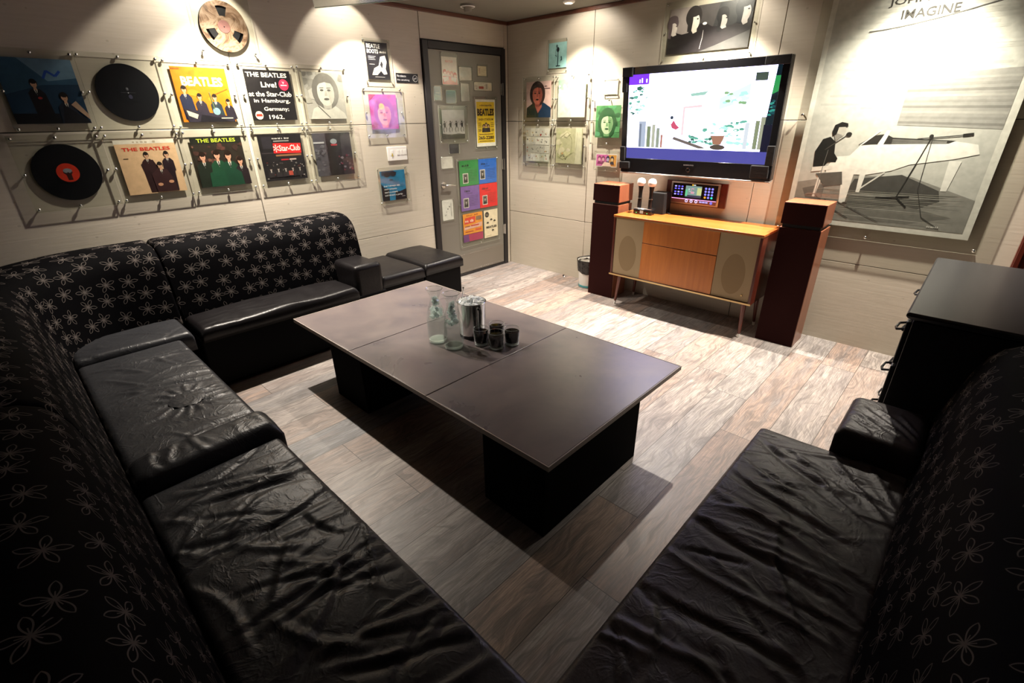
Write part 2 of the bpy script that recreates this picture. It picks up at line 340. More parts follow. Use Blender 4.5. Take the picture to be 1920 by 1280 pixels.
# ---------------------------------------------------------------- printed art (flat prints with figures and lettering)
class Art:
    """flat layers in a 0..1 square, u right, v up"""
    def __init__(s, w, h, bg): s.w, s.h = w, h; s.L = []; s.z = 0.0; s.mb = MB(); s.bg = bg
    def _z(s): s.z += .00022; return s.z
    def P(s, pts, col):
        z = s._z(); m = col if isinstance(col, bpy.types.Material) else ink(col)
        s.mb.poly([((x-.5)*s.w, y*s.h, z) for x, y in pts], m); return s
    def R(s, x0, y0, x1, y1, col): return s.P([(x0, y0), (x1, y0), (x1, y1), (x0, y1)], col)
    def E(s, x, y, rx, ry, col, a0=0, a1=360, n=20):
        k = [(x+rx*math.cos(math.radians(a0+(a1-a0)*i/n)), y+ry*math.sin(math.radians(a0+(a1-a0)*i/n))) for i in range(n+(a1-a0 < 360))]
        return s.P(k, col)
    def Ln(s, pts, wd, col):
        for (x0, y0), (x1, y1) in zip(pts, pts[1:]):
            dx, dy = x1-x0, y1-y0; l = math.hypot(dx, dy) or 1; nx, ny = -dy/l*wd/2, dx/l*wd/2
            s.P([(x0+nx, y0+ny), (x0-nx, y0-ny), (x1-nx, y1-ny), (x1+nx, y1+ny)], col)
        return s
    def T(s, txt, x, y, w, h, col, bold=.02, rot=0.):
        vs, fs = text_mesh(txt, bold)
        if not vs: return s
        xs = [a for a, b in vs]; ys = [b for a, b in vs]; x0, x1, y0, y1 = min(xs), max(xs), min(ys), max(ys)
        z = s._z(); m = col if isinstance(col, bpy.types.Material) else ink(col); out = []
        for a, b in vs:
            p = (a-x0)/(x1-x0)*w; q = (b-y0)/(y1-y0)*h
            cs, sn = math.cos(rot), math.sin(rot)
            p, q = p*cs-q*sn*s.h/s.w, p*sn*s.w/s.h+q*cs
            out.append(((x+p-.5)*s.w, (y+q)*s.h, z))
        s.mb.add(out, fs, m); return s
    def W(s, n, x, y, w, h, col):
        """a line of lettering too small to read: n strokes"""
        rg = random.Random(n*31+int(x*100))
        for i in range(n):
            if rg.random() < .12: continue
            a = x+w*i/n; s.R(a, y+h*rg.choice((0, 0, .1)), a+w/n*rg.uniform(.45, .8), y+h*rg.choice((.75, .8, 1)), col)
        return s
    def blobs(s, n, x0, y0, x1, y1, r0, r1, cols, seed=1):
        rg = random.Random(seed)
        for i in range(n):
            x = rg.uniform(x0, x1); y = rg.uniform(y0, y1); r = rg.uniform(r0, r1); k = rg.randint(5, 8); a0 = rg.random()*6
            s.P([(min(max(x+r*rg.uniform(.5, 1.1)*math.cos(a0+6.283*j/k), 0.002), .998), min(max(y+r*rg.uniform(.4, .9)*math.sin(a0+6.283*j/k), .002), .998)) for j in range(k)], rg.choice(cols))
        return s
    def man(s, x, y, k, suit, hair='1c120e', skin='d9a888', foot=0., lean=0., tie=True):
        """standing / half figure; (x,y) centre of head, k head radius"""
        b = max(foot, 0.001)
        s.P([(x-2.2*k+lean, b), (x-2.0*k, y-2.6*k), (x-1.0*k, y-1.5*k), (x+1.0*k, y-1.5*k), (x+2.0*k, y-2.7*k), (x+2.1*k+lean, b)], suit)
        s.P([(x-.45*k, y-1.6*k), (x+.45*k, y-1.6*k), (x, y-3.2*k)], 'e8e2d8')
        if tie: s.P([(x-.12*k, y-1.6*k), (x+.12*k, y-1.6*k), (x+.15*k, y-3.0*k), (x-.1*k, y-3.0*k)], '14100f')
        s.R(x-.35*k, y-1.7*k, x+.35*k, y-.6*k, skin); s.E(x, y+.15*k, .95*k, 1.2*k, hair)
        s.E(x, y-.15*k, .72*k, .95*k, skin)
        s.E(x, y+.55*k, .82*k, .6*k, hair, 0, 360); s.R(x-.4*k, y-.1*k, x-.15*k, y-.02*k, '2a1a14'); s.R(x+.15*k, y-.1*k, x+.4*k, y-.02*k, '2a1a14')
        s.R(x-.2*k, y-.62*k, x+.2*k, y-.54*k, '8c4438'); return s
    def face(s, x, y, k, hair, skin, shade, eye, long=1.6):
        s.E(x, y, 1.25*k, long*k, hair); s.P([(x-.35*k, y-1.4*k), (x+.35*k, y-1.4*k), (x+.5*k, y-.6*k), (x-.5*k, y-.6*k)], shade)
        s.E(x, y-.1*k, .8*k, 1.08*k, skin); s.P([(x+.1*k, y+.8*k), (x+.75*k, y+.4*k), (x+.76*k, y-.5*k), (x+.35*k, y-1.05*k), (x+.2*k, y-.2*k)], shade)
        s.P([(x-.85*k, y+.25*k), (x-.5*k, y+.95*k), (x+.1*k, y+1.1*k), (x+.7*k, y+.9*k), (x+.85*k, y+.2*k), (x+.55*k, y+.62*k), (x, y+.72*k), (x-.5*k, y+.6*k)], hair)
        for d in (-.35, .32): s.E(x+d*k, y+.08*k, .17*k, .08*k, eye); s.Ln([(x+(d-.2)*k, y+.26*k), (x+(d+.2)*k, y+.28*k)], .05*k, eye)
        s.P([(x-.06*k, y+.05*k), (x+.08*k, y+.05*k), (x+.16*k, y-.35*k), (x-.12*k, y-.35*k)], shade); s.E(x, y-.62*k, .25*k, .09*k, eye); return s
    def build(s, name, parent, y0, zoff, th=.0015, T=.0025):
        k = min(1., T/max(s.z, 1e-6)); s.mb.v = [(x, y, q*k) for x, y, q in s.mb.v]
        bgm = s.bg if isinstance(s.bg, bpy.types.Material) else ink(s.bg)
        s.mb.box(-s.w/2, s.w/2, 0, s.h, -th, 0, bgm)
        o = s.mb.build(name, parent); o.location = (0, y0, zoff); return o

def WL(y, z, x=0.): return Matrix(((0, 0, 1, x), (1, 0, 0, y), (0, 1, 0, z), (0, 0, 0, 1)))       # on the left wall: x right (+y), y up, z out (+x)
def WT(x, z, y=0.): return Matrix(((1, 0, 0, x), (0, 0, -1, y), (0, 1, 0, z), (0, 0, 0, 1)))      # on the television wall

_bolt = {}
def bolt_mesh(r=.0085, out=.020):
    k = (r, out)
    if k not in _bolt:
        b = MB(); b.cyl((0, 0, 0), (0, 0, out-.007), r*.45, r*.45, M['steel'], 10)
        b.lathe([(0.0001, out), (r*.45, out-.0008), (r*.85, out-.003), (r, out-.006), (r, out-.0085), (r*.4, out-.0085)], M['steel'], n=14)
        o = b.build('bolt', None, smooth=True); C.objects.unlink(o); _bolt[k] = o
    return _bolt[k]
def panel(name, label, cat, group, mat, pw, ph, art, ax=0., ay=None, printname='print', n_bolts=8, out=.020, gap=.004, r=.0085, inset=.016, print_gap=None):
    """clear sheet held off the wall by bolts with a print behind it; mat origin = bottom centre of the sheet"""
    t = thing(name, label, cat, mat=mat, group=group)
    z = out-.005
    s = MB(); s.box(-pw/2, pw/2, 0, ph, z, z+.003, M['aedge'])
    s.mats = [M['aedge'], M['acrylic']]; s.mi = [1, 1, 0, 0, 0, 0]
    s.build('acrylic_panel', t)
    if art is not None:
        if ay is None: ay = (ph-art.h)/2
        p = art.build(printname, t, ay, z-.0038, T=.003); p.location.x = ax
    xs = (-pw/2+inset, pw/2-inset); ys = (inset, ph-inset); pts = [(a, b) for a in xs for b in ys]
    if n_bolts == 8: pts += [(0, ys[0]), (0, ys[1]), (xs[0], ph/2), (xs[1], ph/2)]
    if n_bolts == 6: pts += [(0, ys[0]), (0, ys[1])]
    for a, b in pts: inst(bolt_mesh(r, out), t, 'bolt', (a, b, 0))
    return t
def P_L(u0, u1, z0): return WL((u0+u1)/2, z0)
def P_T(u0, u1, z0): return WT((u0+u1)/2, z0)

# ---------------------------------------------------------------- room shell
CEIL = 2.357; XR = 4.34; YN = -4.36
o = MB().poly([(-.02, YN, 0), (XR, YN, 0), (XR, .02, 0), (-.02, .02, 0)], M['floor']).build('floor'); struct(o)
o = MB().box(-.05, XR, YN, .05, CEIL, CEIL+.06, M['ceiling']).build('ceiling'); struct(o)
def wall_panels(name, spans_u, spans_z, holes, place):
    mb = MB(); g = .0022
    for (u0, u1) in spans_u:
        for (z0, z1) in spans_z:
            a, b = u0+g, u1-g; c, d = z0+g, z1-g
            skip = False
            for (h0, h1, hz) in holes:
                if a < h1 and b > h0:
                    if c < hz: c = max(c, hz)
            if d-c < .01: continue
            place(mb, a, b, c, d)
    return mb
ZS = [(-.02, .585), (.585, 1.489), (1.489, CEIL)]
def pl(mb, a, b, c, d): mb.box(-.014, 0, a, b, c, d, M['wall'])
mb = wall_panels('', [(-4.36, -4.113), (-4.113, -2.603), (-2.603, -1.060)], ZS, [], pl)
pl(mb, -1.056, -.052, 2.14, CEIL); pl(mb, -.050, -.001, 0, 1.487); pl(mb, -.050, -.001, 1.491, CEIL)
mb.box(-.06, -.0142, YN, 0, 0, CEIL, M['backing']); struct(mb.build('wall_left', bevel=.0015, seg=1))
def pt(mb, a, b, c, d): mb.box(a, b, 0, .014, c, d, M['wall'])
mb = wall_panels('', [(0, 1.022), (1.022, 2.532), (2.532, 4.042), (4.042, XR)], ZS, [], pt)
mb.box(-.06, XR, .0142, .06, 0, CEIL, M['backing']); struct(mb.build('wall_back', bevel=.0015, seg=1))
struct(MB().box(XR, XR+.06, YN, 0, 0, CEIL, M['darkwall']).build('wall_right'))
struct(MB().box(-.05, XR, YN-.06, YN, 0, CEIL, M['darkwall']).build('wall_front'))
mb = MB(); mb.box(.0, XR, -.022, 0, CEIL-.030, CEIL-.001, M['trim']); struct(mb.build('trim_1', bevel=.004))
mb = MB(); mb.box(0, .022, YN, -.024, CEIL-.030, CEIL-.001, M['trim']); struct(mb.build('trim_2', bevel=.004))
mb = MB()
mb.box(4.03, XR, -.05, -.001, .0, CEIL-.031, M['redwood'])
for i in range(6): mb.box(4.035+i*.05, 4.06+i*.05, -.066, -.0505, .0, CEIL-.032, M['redwood'])
struct(mb.build('trim_3', bevel=.003))

# door
fr = MB()
fr.box(.0, .022, -1.056, -.998, 0, 2.130, M['frame']); fr.box(.0, .022, -.112, -.054, 0, 2.130, M['frame']); fr.box(.0, .022, -.998, -.112, 2.072, 2.130, M['frame'])
fr.box(-.0, .020, -.998, -.112, 0, .022, M['frame'])
door = struct(fr.build('door_1', bevel=.003)); 
lf = MB(); lf.box(-.010, .012, -.994, -.116, .026, 2.068, M['brushed']); lf.build('door_leaf', door, bevel=.002)
kp = MB(); kp.box(.0121, .0145, -.985, -.125, .035, .235, M['kick'])
for k in range(30):
    for zz in (.047, .223): kp.cyl((.0145, -.975+k*.0289, zz), (.0168, -.975+k*.0289, zz), .004, .0028, M['steel'], 8)
kp.build('kick_plate', door)
for zz in (.40, 1.08, 1.78):
    h = MB(); h.cyl((.026, -.106, zz-.055), (.026, -.106, zz+.055), .0085, .0085, M['steel'], 12); h.box(.0125, .024, -.125, -.100, zz-.05, zz+.05, M['steel']); h.build('hinge', door)
h = MB(); h.cyl((.012, -.925, .945), (.020, -.925, .945), .030, .028, M['steel'], 24); h.cyl((.020, -.925, .945), (.062, -.925, .945), .011, .011, M['steel'], 16)
h.tube([(.058, -.928, .945), (.062, -.905, .946), (.062, -.86, .944), (.060, -.815, .938)], .0085, M['steel'], 10); h.build('door_handle', door, smooth=True)

# downlights
for (pos, aim, pw, ang, bl, lab), ws in zip(LAMPS, WASH):
    t = thing('downlight', lab, 'ceiling light', (pos[0], pos[1], CEIL))
    MB().lathe([(.030, -.001), (.030, -.012), (.034, -.016), (.046, -.010), (.050, -.0005)], M['white'], n=28).build('trim_ring', t, smooth=True)
    MB().lathe([(.0001, -.006), (.029, -.006)], M['lamp'], n=24).build('lamp_lens', t)
    l = spot('downlight_bulb', (0, 0, 0), (0, 0, -1), pw, ang, bl); l.parent = t
    d = Vector(aim)-Vector(pos); l.location = (0, 0, pos[2]-CEIL); l.rotation_euler = d.to_track_quat('-Z', 'Y').to_euler()
    if ws:
        l = spot('added_wall_wash', (0, 0, 0), (0, 0, -1), ws[1], ws[2], ws[3]); l.parent = t; l.location = (0, 0, pos[2]-CEIL)
        l.rotation_euler = (Vector(ws[0])-Vector(pos)).to_track_quat('-Z', 'Y').to_euler()
# smoke detector
t = thing('smoke_detector', 'round plastic smoke detector on the ceiling above the metal door', 'smoke detector', (.35, -.82, CEIL))
MB().lathe([(.0001, -.052), (.026, -.052), (.032, -.040), (.036, -.018), (.058, -.016), (.060, -.001)], M['ceiling'], n=28).build('detector_body', t, smooth=True)
MB().lathe([(.052, -.0175), (.056, -.021), (.060, -.0175)], M['white'], n=28).build('rim', t, smooth=True)
# hanging green glass panel
ang = math.atan2(.33, .68)
t = thing('hanging_glass_panel', 'green frosted glass panel hanging under the ceiling right of the tape reel', 'ceiling panel', (.215, -2.066, 2.205)); t.rotation_euler = (0, 0, ang)
gs = MB(); q = [(0, -.006), (.78, -.006), (1.08, -.436), (.30, -.436)]
gs.add([(x, y, z) for z in (0, .014) for x, y in q], [(3, 2, 1, 0), (4, 5, 6, 7), (0, 1, 5, 4), (1, 2, 6, 5), (2, 3, 7, 6), (3, 0, 4, 7)], M['greenglass']); gs.build('glass_sheet', t, bevel=.002)
MB().box(.0, .78, -.0055, .0, -.002, .016, M['glassedge']).build('edge_strip', t)
for a, b in ((.12, -.06), (.70, -.06), (.36, -.38), (.95, -.38)): MB().cyl((a, b, .0145), (a, b, CEIL-2.205), .006, .006, M['steel'], 10).build('hanger_rod', t)

# ---------------------------------------------------------------- upholstery
def axis_samples(a, b, step, r):
    L = b-a; e = [r*k/5 for k in range(6)]
    n = max(2, int((L-2*r)/step)); mid = [r+(L-2*r)*i/n for i in range(1, n)]
    return np.array([a+q for q in e+mid+[L-x for x in reversed(e)]])
def cushion(name, parent, x0, x1, y0, y1, z0, z1, mat, folds=(), r=.035, step=.011, seed=3, puff=.008, rough=.0015):
    xs = axis_samples(x0, x1, step, r); ys = axis_samples(y0, y1, step, r); X, Y = np.meshgrid(xs, ys, indexing='ij')
    ex = np.minimum(X-x0, x1-X); ey = np.minimum(Y-y0, y1-Y)
    def rd(e): q = np.clip(r-e, 0, r); return r-np.sqrt(np.maximum(r*r-q*q, 0))
    dz = np.minimum(rd(ex)+rd(ey), r)
    u = (X-x0)/(x1-x0); v = (Y-y0)/(y1-y0)
    Z = z1-dz+puff*(16*u*(1-u)*v*(1-v))**.5-puff
    rg = np.random.default_rng(seed); H = np.zeros_like(X)
    for k in range(7):
        a, b, c, d = rg.uniform(3, 14, 2).tolist()+rg.uniform(0, 6, 2).tolist(); H += rough*np.sin(a*X+c)*np.sin(b*Y+d)
    for (px, py, an, L, cv, wd, amp) in folds:
        ca, sa = math.cos(an), math.sin(an); dx = X-px; dy = Y-py
        s = dx*ca+dy*sa; t = -dx*sa+dy*ca; t = t-cv*s*s-.006*np.sin(s*19+px*40)
        tp = np.clip(1-np.abs(s/(L/2))**3, 0, 1)
        H += amp*tp*(np.exp(-np.abs(t/wd)**1.3)-.35*np.exp(-((t-1.6*wd)/(1.2*wd))**2))
    m = np.clip(np.minimum(ex, ey)/(.6*r), 0.12, 1); Z = Z+H*m
    nx, ny = X.shape; V = np.stack([X, Y, Z], -1).reshape(-1, 3); vs = V.tolist(); fs = []
    for i in range(nx-1):
        b = i*ny
        for j in range(ny-1): fs.append((b+j, b+ny+j, b+ny+j+1, b+j+1))
    ring = [(i, 0) for i in range(nx)]+[(nx-1, j) for j in range(1, ny)]+[(i, ny-1) for i in range(nx-2, -1, -1)]+[(0, j) for j in range(ny-2, 0, -1)]
    base = len(vs)
    for (i, j) in ring: vs.append((X[i, j], Y[i, j], z0))
    n = len(ring)
    for k in range(n):
        a = ring[k][0]*ny+ring[k][1]; b = ring[(k+1) % n][0]*ny+ring[(k+1) % n][1]; fs.append((a, base+k, base+(k+1) % n, b))
    fs.append(tuple(base+k for k in range(n-1, -1, -1)))
    mb = MB(); mb.add(vs, fs, mat); o = mb.build(name, parent)
    o.data.polygons.foreach_set('use_smooth', [True]*(len(fs)-1)+[False]); return o
def rand_folds(seed, n, x0, x1, y0, y1, an, spread, Lr, wr=(.006, .014), ar=(.002, .006)):
    rg = random.Random(seed); out = []
    for i in range(n):
        s = 1 if rg.random() < .6 else -1
        out.append((rg.uniform(x0, x1), rg.uniform(y0, y1), an+rg.gauss(0, spread), rg.uniform(*Lr), rg.uniform(-.9, .9), rg.uniform(*wr), s*rg.uniform(*ar)))
    return out
def rbox(name, parent, x0, x1, y0, y1, z0, z1, mat, bev=.02, seg=4):
    return MB().box(x0, x1, y0, y1, z0, z1, mat).build(name, parent, bevel=bev, seg=seg)
PROFILE = [(.0, .30), (.0, .38), (.012, .46), (.03, .56), (.052, .67), (.068, .745), (.085, .79), (.112, .828), (.15, .852), (.20, .864), (.27, .868), (.33, .866), (.365, .856), (.385, .83), (.39, .79), (.39, .10)]
def backrest(name, parent, path, mat, uoff=0., height=1., prof=PROFILE, depth=None):
    """path: [(x,y,nx,ny)] with n pointing away from the seat"""
    mb = MB(); n = len(prof); s = uoff; lens = [0.]
    for a, b in zip(prof, prof[1:]): lens.append(lens[-1]+math.hypot(b[0]-a[0], b[1]-a[1]))
    for i, (x, y, nx, ny) in enumerate(path):
        if i: s += math.hypot(x+nx*.07-path[i-1][0]-path[i-1][2]*.07, y+ny*.07-path[i-1][1]-path[i-1][3]*.07)
        for j, (d, z) in enumerate(prof):
            if depth: d = d*depth/.39
            e = min(i, len(path)-1-i); k = {0: .022, 1: .006}.get(e, 0) if n > 4 else 0
            zz = z-k*max(0, (z-.6)/.26)
            mb.uv[len(mb.v)] = (s, lens[j]); mb.v.append((x+nx*d, y+ny*d, zz))
    k = mb.mi_(mat)
    for i in range(len(path)-1):
        for j in range(n-1): mb.f.append((i*n+j, (i+1)*n+j, (i+1)*n+j+1, i*n+j+1)); mb.mi.append(k)
    for i in (0, len(path)-1):
        f = tuple(i*n+j for j in range(n)); mb.f.append(f if i else f[::-1]); mb.mi.append(k)
    me_o = mb.build(name, parent)
    bm = bmesh.new(); bm.from_mesh(me_o.data); bmesh.ops.recalc_face_normals(bm, faces=bm.faces); bm.to_mesh(me_o.data); bm.free()
    me_o.data.polygons.foreach_set('use_smooth', [len(p.vertices) == 4 for p in me_o.data.polygons]); return me_o
def line_path(a, b, nrm, n=8):
    e = [0, .012, .03]; L = math.hypot(b[0]-a[0], b[1]-a[1]); ts = [q/L for q in e]+[i/n for i in range(1, n)]+[1-q/L for q in reversed(e)]
    return [(a[0]+(b[0]-a[0])*t, a[1]+(b[1]-a[1])*t, nrm[0], nrm[1]) for t in ts]

# wall sofa beside the left wall
t = thing('sofa_section', 'black sofa section with floral back along the left wall, ending in an armrest', 'sofa', (.35, -2.7, 0))
def local(o): o.matrix_parent_inverse = Matrix.Translation(-Vector(o.parent.location)); return o
local(rbox('base', t, .012, .67, -3.365, -2.075, .03, .345, M['base'], .012))
local(cushion('seat_cushion', t, .30, .705, -3.355, -2.325, .34, .435, M['vinyl'], rand_folds(5, 16, .35, .7, -3.3, -2.35, PI/2, .5, (.1, .4), ar=(.0012, .003)), r=.03, seed=5, puff=.012))
local(backrest('backrest', t, line_path((.395, -3.368), (.395, -2.078), (-1, 0)), M['fabric'], .03))
local(rbox('armrest', t, .0+.30, .665, -2.315, -2.085, .30, .565, M['vinyl'], .035, 5))
# two bench seats
t = thing('bench_seat', 'low black leather bench seat between the sofa armrest and the end bench', 'bench', (.3, -1.87, 0))
local(rbox('base', t, .02, .60, -2.068, -1.665, .03, .335, M['base'], .012)); local(cushion('seat_cushion', t, .012, .615, -2.07, -1.662, .33, .428, M['vinyl'], (), r=.03, seed=8, puff=.012))
t = thing('bench_seat', 'low black leather bench seat at the free end, nearest the metal door', 'bench', (.3, -1.45, 0))
local(rbox('base', t, .02, .60, -1.655, -1.262, .09, .345, M['base'], .012)); local(cushion('seat_cushion', t, .012, .622, -1.658, -1.25, .34, .448, M['vinyl'], (), r=.03, seed=9, puff=.016))
local(rbox('plinth', t, .03, .55, -1.65, -1.30, .0, .092, M['black'], .004))
# corner sofa
t = thing('corner_sofa_section', 'corner sofa section with wrinkled leather seat, round repair patch and raised roll, curved floral back', 'sofa', (1.2, -3.7, 0))
path = [(.395, -3.372, -1, 0), (.395, -3.384, -1, 0), (.395, -3.40, -1, 0), (.395, -3.50, -1, 0), (.395, -3.60, -1, 0)]
rc = .33
for k in range(1, 12):
    a = PI+(PI/2)*k/12; path.append((.395+rc+rc*math.cos(a), -3.60+rc*math.sin(a), math.cos(a), math.sin(a)))
path += [(.395+rc+.001, -3.93, 0, -1)]+[(x, -3.93, 0, -1) for x in (.9, 1.1, 1.35, 1.6, 1.85, 2.03, 2.045, 2.055)]
def shell(path, d0):   # keep the curved back inside the walls
    return [(x, y, nx, ny) for x, y, nx, ny in path]
local(backrest('backrest', t, path, M['fabric'], .4))
local(rbox('base', t, .42, 2.05, -3.90, -3.505, .03, .335, M['base'], .012))
F = [(.93, -3.66, 1.35, .34, .3, .012, .009), (.98, -3.78, .75, .30, -.4, .012, .010), (1.14, -3.80, .55, .26, .5, .011, .009), (1.25, -3.60, 1.25, .36, .2, .009, .008), (1.33, -3.62, 1.2, .3, .4, .008, -.007), (1.45, -3.66, 1.3, .34, .2, .008, .006), (1.02, -3.60, .4, .2, .9, .010, .007)]
F += rand_folds(21, 42, .85, 1.85, -3.86, -3.5, 1.25, .33, (.12, .36), (.005, .011), (.0025, .006))
pc = (1.52, -3.64)
for k in range(14):
    a = 2*PI*k/14+.2; F.append((pc[0]+.105*math.cos(a), pc[1]+.085*math.sin(a), a, .12, .5, .007, .006))
local(cushion('seat_cushion', t, .74, 2.0, -3.93, -3.462, .33, .43, M['leather'], F, r=.028, seed=21, step=.009))
local(cushion('corner_cushion', t, .40, .735, -3.93, -3.40, .33, .448, M['leather'], [(.55, -3.62, .9, .3, .2, .012, .006), (.62, -3.55, .7, .25, -.2, .01, .006), (.5, -3.75, .8, .2, 0, .01, .005)]+rand_folds(31, 8, .45, .7, -3.9, -3.45, 1., .4, (.1, .25)), r=.03, seed=31))
local(cushion('roll_cushion', t, 1.868, 2.056, -3.93, -3.446, .33, .468, M['leather'], [(1.96, -3.72, .25, .16, 1., .010, .008), (1.95, -3.80, -.3, .16, 1., .010, .008), (1.97, -3.86, .1, .14, 1., .01, .007)]+rand_folds(33, 10, 1.88, 2.04, -3.9, -3.5, 0., .4, (.08, .16)), r=.05, seed=33))
# round repair patch
mb = MB(); pts = []
for ring in range(0, 7):
    rr = .074*ring/6
    for k in range(28):
        a = 2*PI*k/28; pts.append((pc[0]+rr*math.cos(a)*(1+.04*math.sin(3*a)), pc[1]+rr*.95*math.sin(a), .437-.004*(ring/6)**4+.0022*math.sin(k*2.1+ring*1.3)*(ring/6)-.0*ring))
fs = []
for ring in range(6):
    for k in range(28): fs.append((ring*28+k, ring*28+(k+1) % 28, (ring+1)*28+(k+1) % 28, (ring+1)*28+k))
mb.add(pts, fs, M['patch'] if 'patch' in M else M['leather']); p = mb.build('repair_patch', t, smooth=True); p.location = (0, 0, 0); local(p); p['label'] = 'puckered grey round patch'
# long front sofa
t = thing('long_sofa_section', 'long front sofa section with creased leather seat and dark floral back, nearest the viewer', 'sofa', (2.9, -3.7, 0))
local(rbox('base', t, 2.075, 3.405, -3.90, -3.515, .03, .335, M['base'], .012))
F = [(2.52, -3.66, 1.55, .44, .15, .006, -.008), (2.545, -3.66, 1.55, .44, .15, .006, .006), (2.80, -3.66, 1.62, .46, -.1, .007, -.009), (2.825, -3.66, 1.6, .46, -.1, .006, .007), (2.85, -3.66, 1.58, .46, -.1, .006, -.006), (2.28, -3.62, 1.1, .26, .6, .014, .011), (2.24, -3.80, 1.9, .24, -.6, .014, .009), (2.42, -3.72, 2.3, .2, .8, .01, .008), (2.62, -3.58, .3, .2, .8, .01, -.008), (2.70, -3.72, 2.5, .24, .6, .012, .008), (3.05, -3.62, 1.2, .36, .3, .012, .009), (3.15, -3.62, 1.0, .36, .2, .012, -.009), (3.25, -3.62, 1.3, .36, -.2, .012, .009), (2.95, -3.75, .5, .3, .5, .012, .009)]
F += rand_folds(41, 60, 2.1, 3.4, -3.9, -3.5, 1.35, .5, (.12, .42), (.006, .013), (.003, .008))
local(cushion('seat_cushion', t, 2.062, 3.412, -3.93, -3.468, .33, .42, M['leather'], F, r=.024, seed=41, step=.009, rough=.002))
local(backrest('backrest', t, line_path((2.06, -3.93), (3.88, -3.93), (0, -1), 12), M['fabric'], 2.2))
# right sofa
t = thing('side_sofa_section', 'right-hand sofa section with deeply wrinkled leather seat facing the low table', 'sofa', (3.7, -2.8, 0))
local(rbox('base', t, 3.46, 3.88, -3.91, -2.12, .03, .325, M['base'], .012))
F = [(3.62, -2.20, .3, .34, .4, .012, .010), (3.60, -2.32, -.5, .42, .3, .012, -.010), (3.70, -2.35, -.75, .4, .2, .010, .010), (3.78, -2.3, -.9, .35, .2, .010, .010), (3.84, -2.25, -1.0, .3, .2, .010, .009), (3.62, -2.55, -.25, .44, .3, .012, -.011), (3.64, -2.66, -.15, .44, .2, .011, .010), (3.62, -2.80, -.1, .44, .2, .013, -.011), (3.6, -2.95, 0, .4, .2, .012, .010), (3.62, -3.08, .1, .42, .1, .012, -.010), (3.56, -3.2, .25, .3, .2, .012, .009), (3.55, -2.44, -.3, .3, .4, .01, .009)]
F += rand_folds(51, 70, 3.45, 3.88, -3.4, -2.12, -.25, .45, (.1, .36), (.005, .012), (.003, .008))
local(cushion('seat_cushion', t, 3.418, 3.905, -3.925, -2.118, .32, .42, M['leather2'], F, r=.024, seed=51, step=.009, rough=.002))
local(backrest('backrest', t, line_path((3.885, -1.80), (3.885, -3.925), (1, 0), 14), M['fabric'], .9))
local(cushion('armrest', t, 3.655, 3.90, -2.115, -1.80, .10, .515, M['leather2'], [(3.74, -2.0, -.7, .2, .4, .008, .008), (3.78, -1.98, -.8, .24, .3, .008, .009), (3.82, -1.97, -.8, .24, .3, .008, .009), (3.86, -1.96, -.9, .2, .3, .007, .008), (3.7, -2.04, -.6, .14, .3, .007, .006)]+rand_folds(61, 12, 3.68, 3.88, -2.09, -1.9, -.7, .3, (.06, .18), (.004, .008), (.002, .004)), r=.03, seed=61, step=.007))

# ---------------------------------------------------------------- low table
t = thing('low_table', 'large low rectangular table with a dark slate-look top in three panels', 'table', (1.95, -2.39, 0))
for i, (a, b) in enumerate(((.930, 1.589), (1.593, 2.258), (2.262, 2.962))):
    mb = MB(); mb.box(a, b, -2.900, -1.890, .396, .4195, M['table']); p = local(mb.build('tabletop_panel', t, bevel=.0025))
    bands = [(a, b, -2.9050, -2.9003), (a, b, -1.8897, -1.8850)]+([(a-.005, a-.0003, -2.905, -1.885)] if i == 0 else [])+([(b+.0003, b+.005, -2.905, -1.885)] if i == 2 else [])
    for (x0, x1, y0, y1) in bands: local(MB().box(x0, x1, y0, y1, .398, .4200, M['tabledge']).build('edge_band', t))
local(rbox('apron', t, .95, 2.94, -2.88, -1.91, .372, .3955, M['matte'], .002))
for a, b in ((1.262, 1.60), (2.57, 2.908)): local(rbox('pedestal', t, a, b, -2.855, -2.155, 0, .3715, M['matte'], .003))
TT = .4200
# things on the table
def sc(prof, kr, kz): return [(r*kr if r > .001 else r, z*kz) for r, z in prof]
KR, KZ = 1.42, 1.36
def carafe(x, y, label):
    t = thing('carafe', label, 'carafe', (x, y, TT))
    out = [(.0001, .0), (.034, .0), (.0375, .004), (.0385, .02), (.0385, .09), (.037, .110), (.030, .140), (.0215, .165), (.0185, .180), (.0205, .198), (.027, .214), (.0315, .222)]
    inn = [(.0300, .2215), (.0255, .213), (.0188, .198), (.0167, .180), (.0197, .165), (.0282, .140), (.0352, .110), (.0367, .09), (.0367, .022), (.033, .012), (.0001, .011)]
    MB().lathe(sc(out, KR, KZ), M['glass'], n=48).build('glass_body', t, smooth=True)
    MB().lathe([(.030*KR, .0012), (.0335*KR, .0045), (.0335*KR, .0135), (.0001, .0138), (.0001, .0012), (.030*KR, .0012)], M['basecatch'], n=40).build('thick_base', t, smooth=True)
    MB().tube([(.0312*KR*math.cos(a), .0312*KR*math.sin(a), .222*KZ) for a in [2*PI*k/40 for k in range(41)]], .0016, M['rimglass'], 6).build('rim', t, smooth=True)
    return t
M['basecatch'] = clear_sheet('thick_glass_base', (.85, .90, .87), .25, .7, (.55, .58, .55), .55, True)
M['rimglass'] = clear_sheet('glass_rim', (.85, .90, .88), .25, .75, (.8, .84, .82), .18)
M['clearice'] = clear_sheet('clear_ice', (.9, .92, .91), .08, .4, (.50, .53, .52), .62, True)
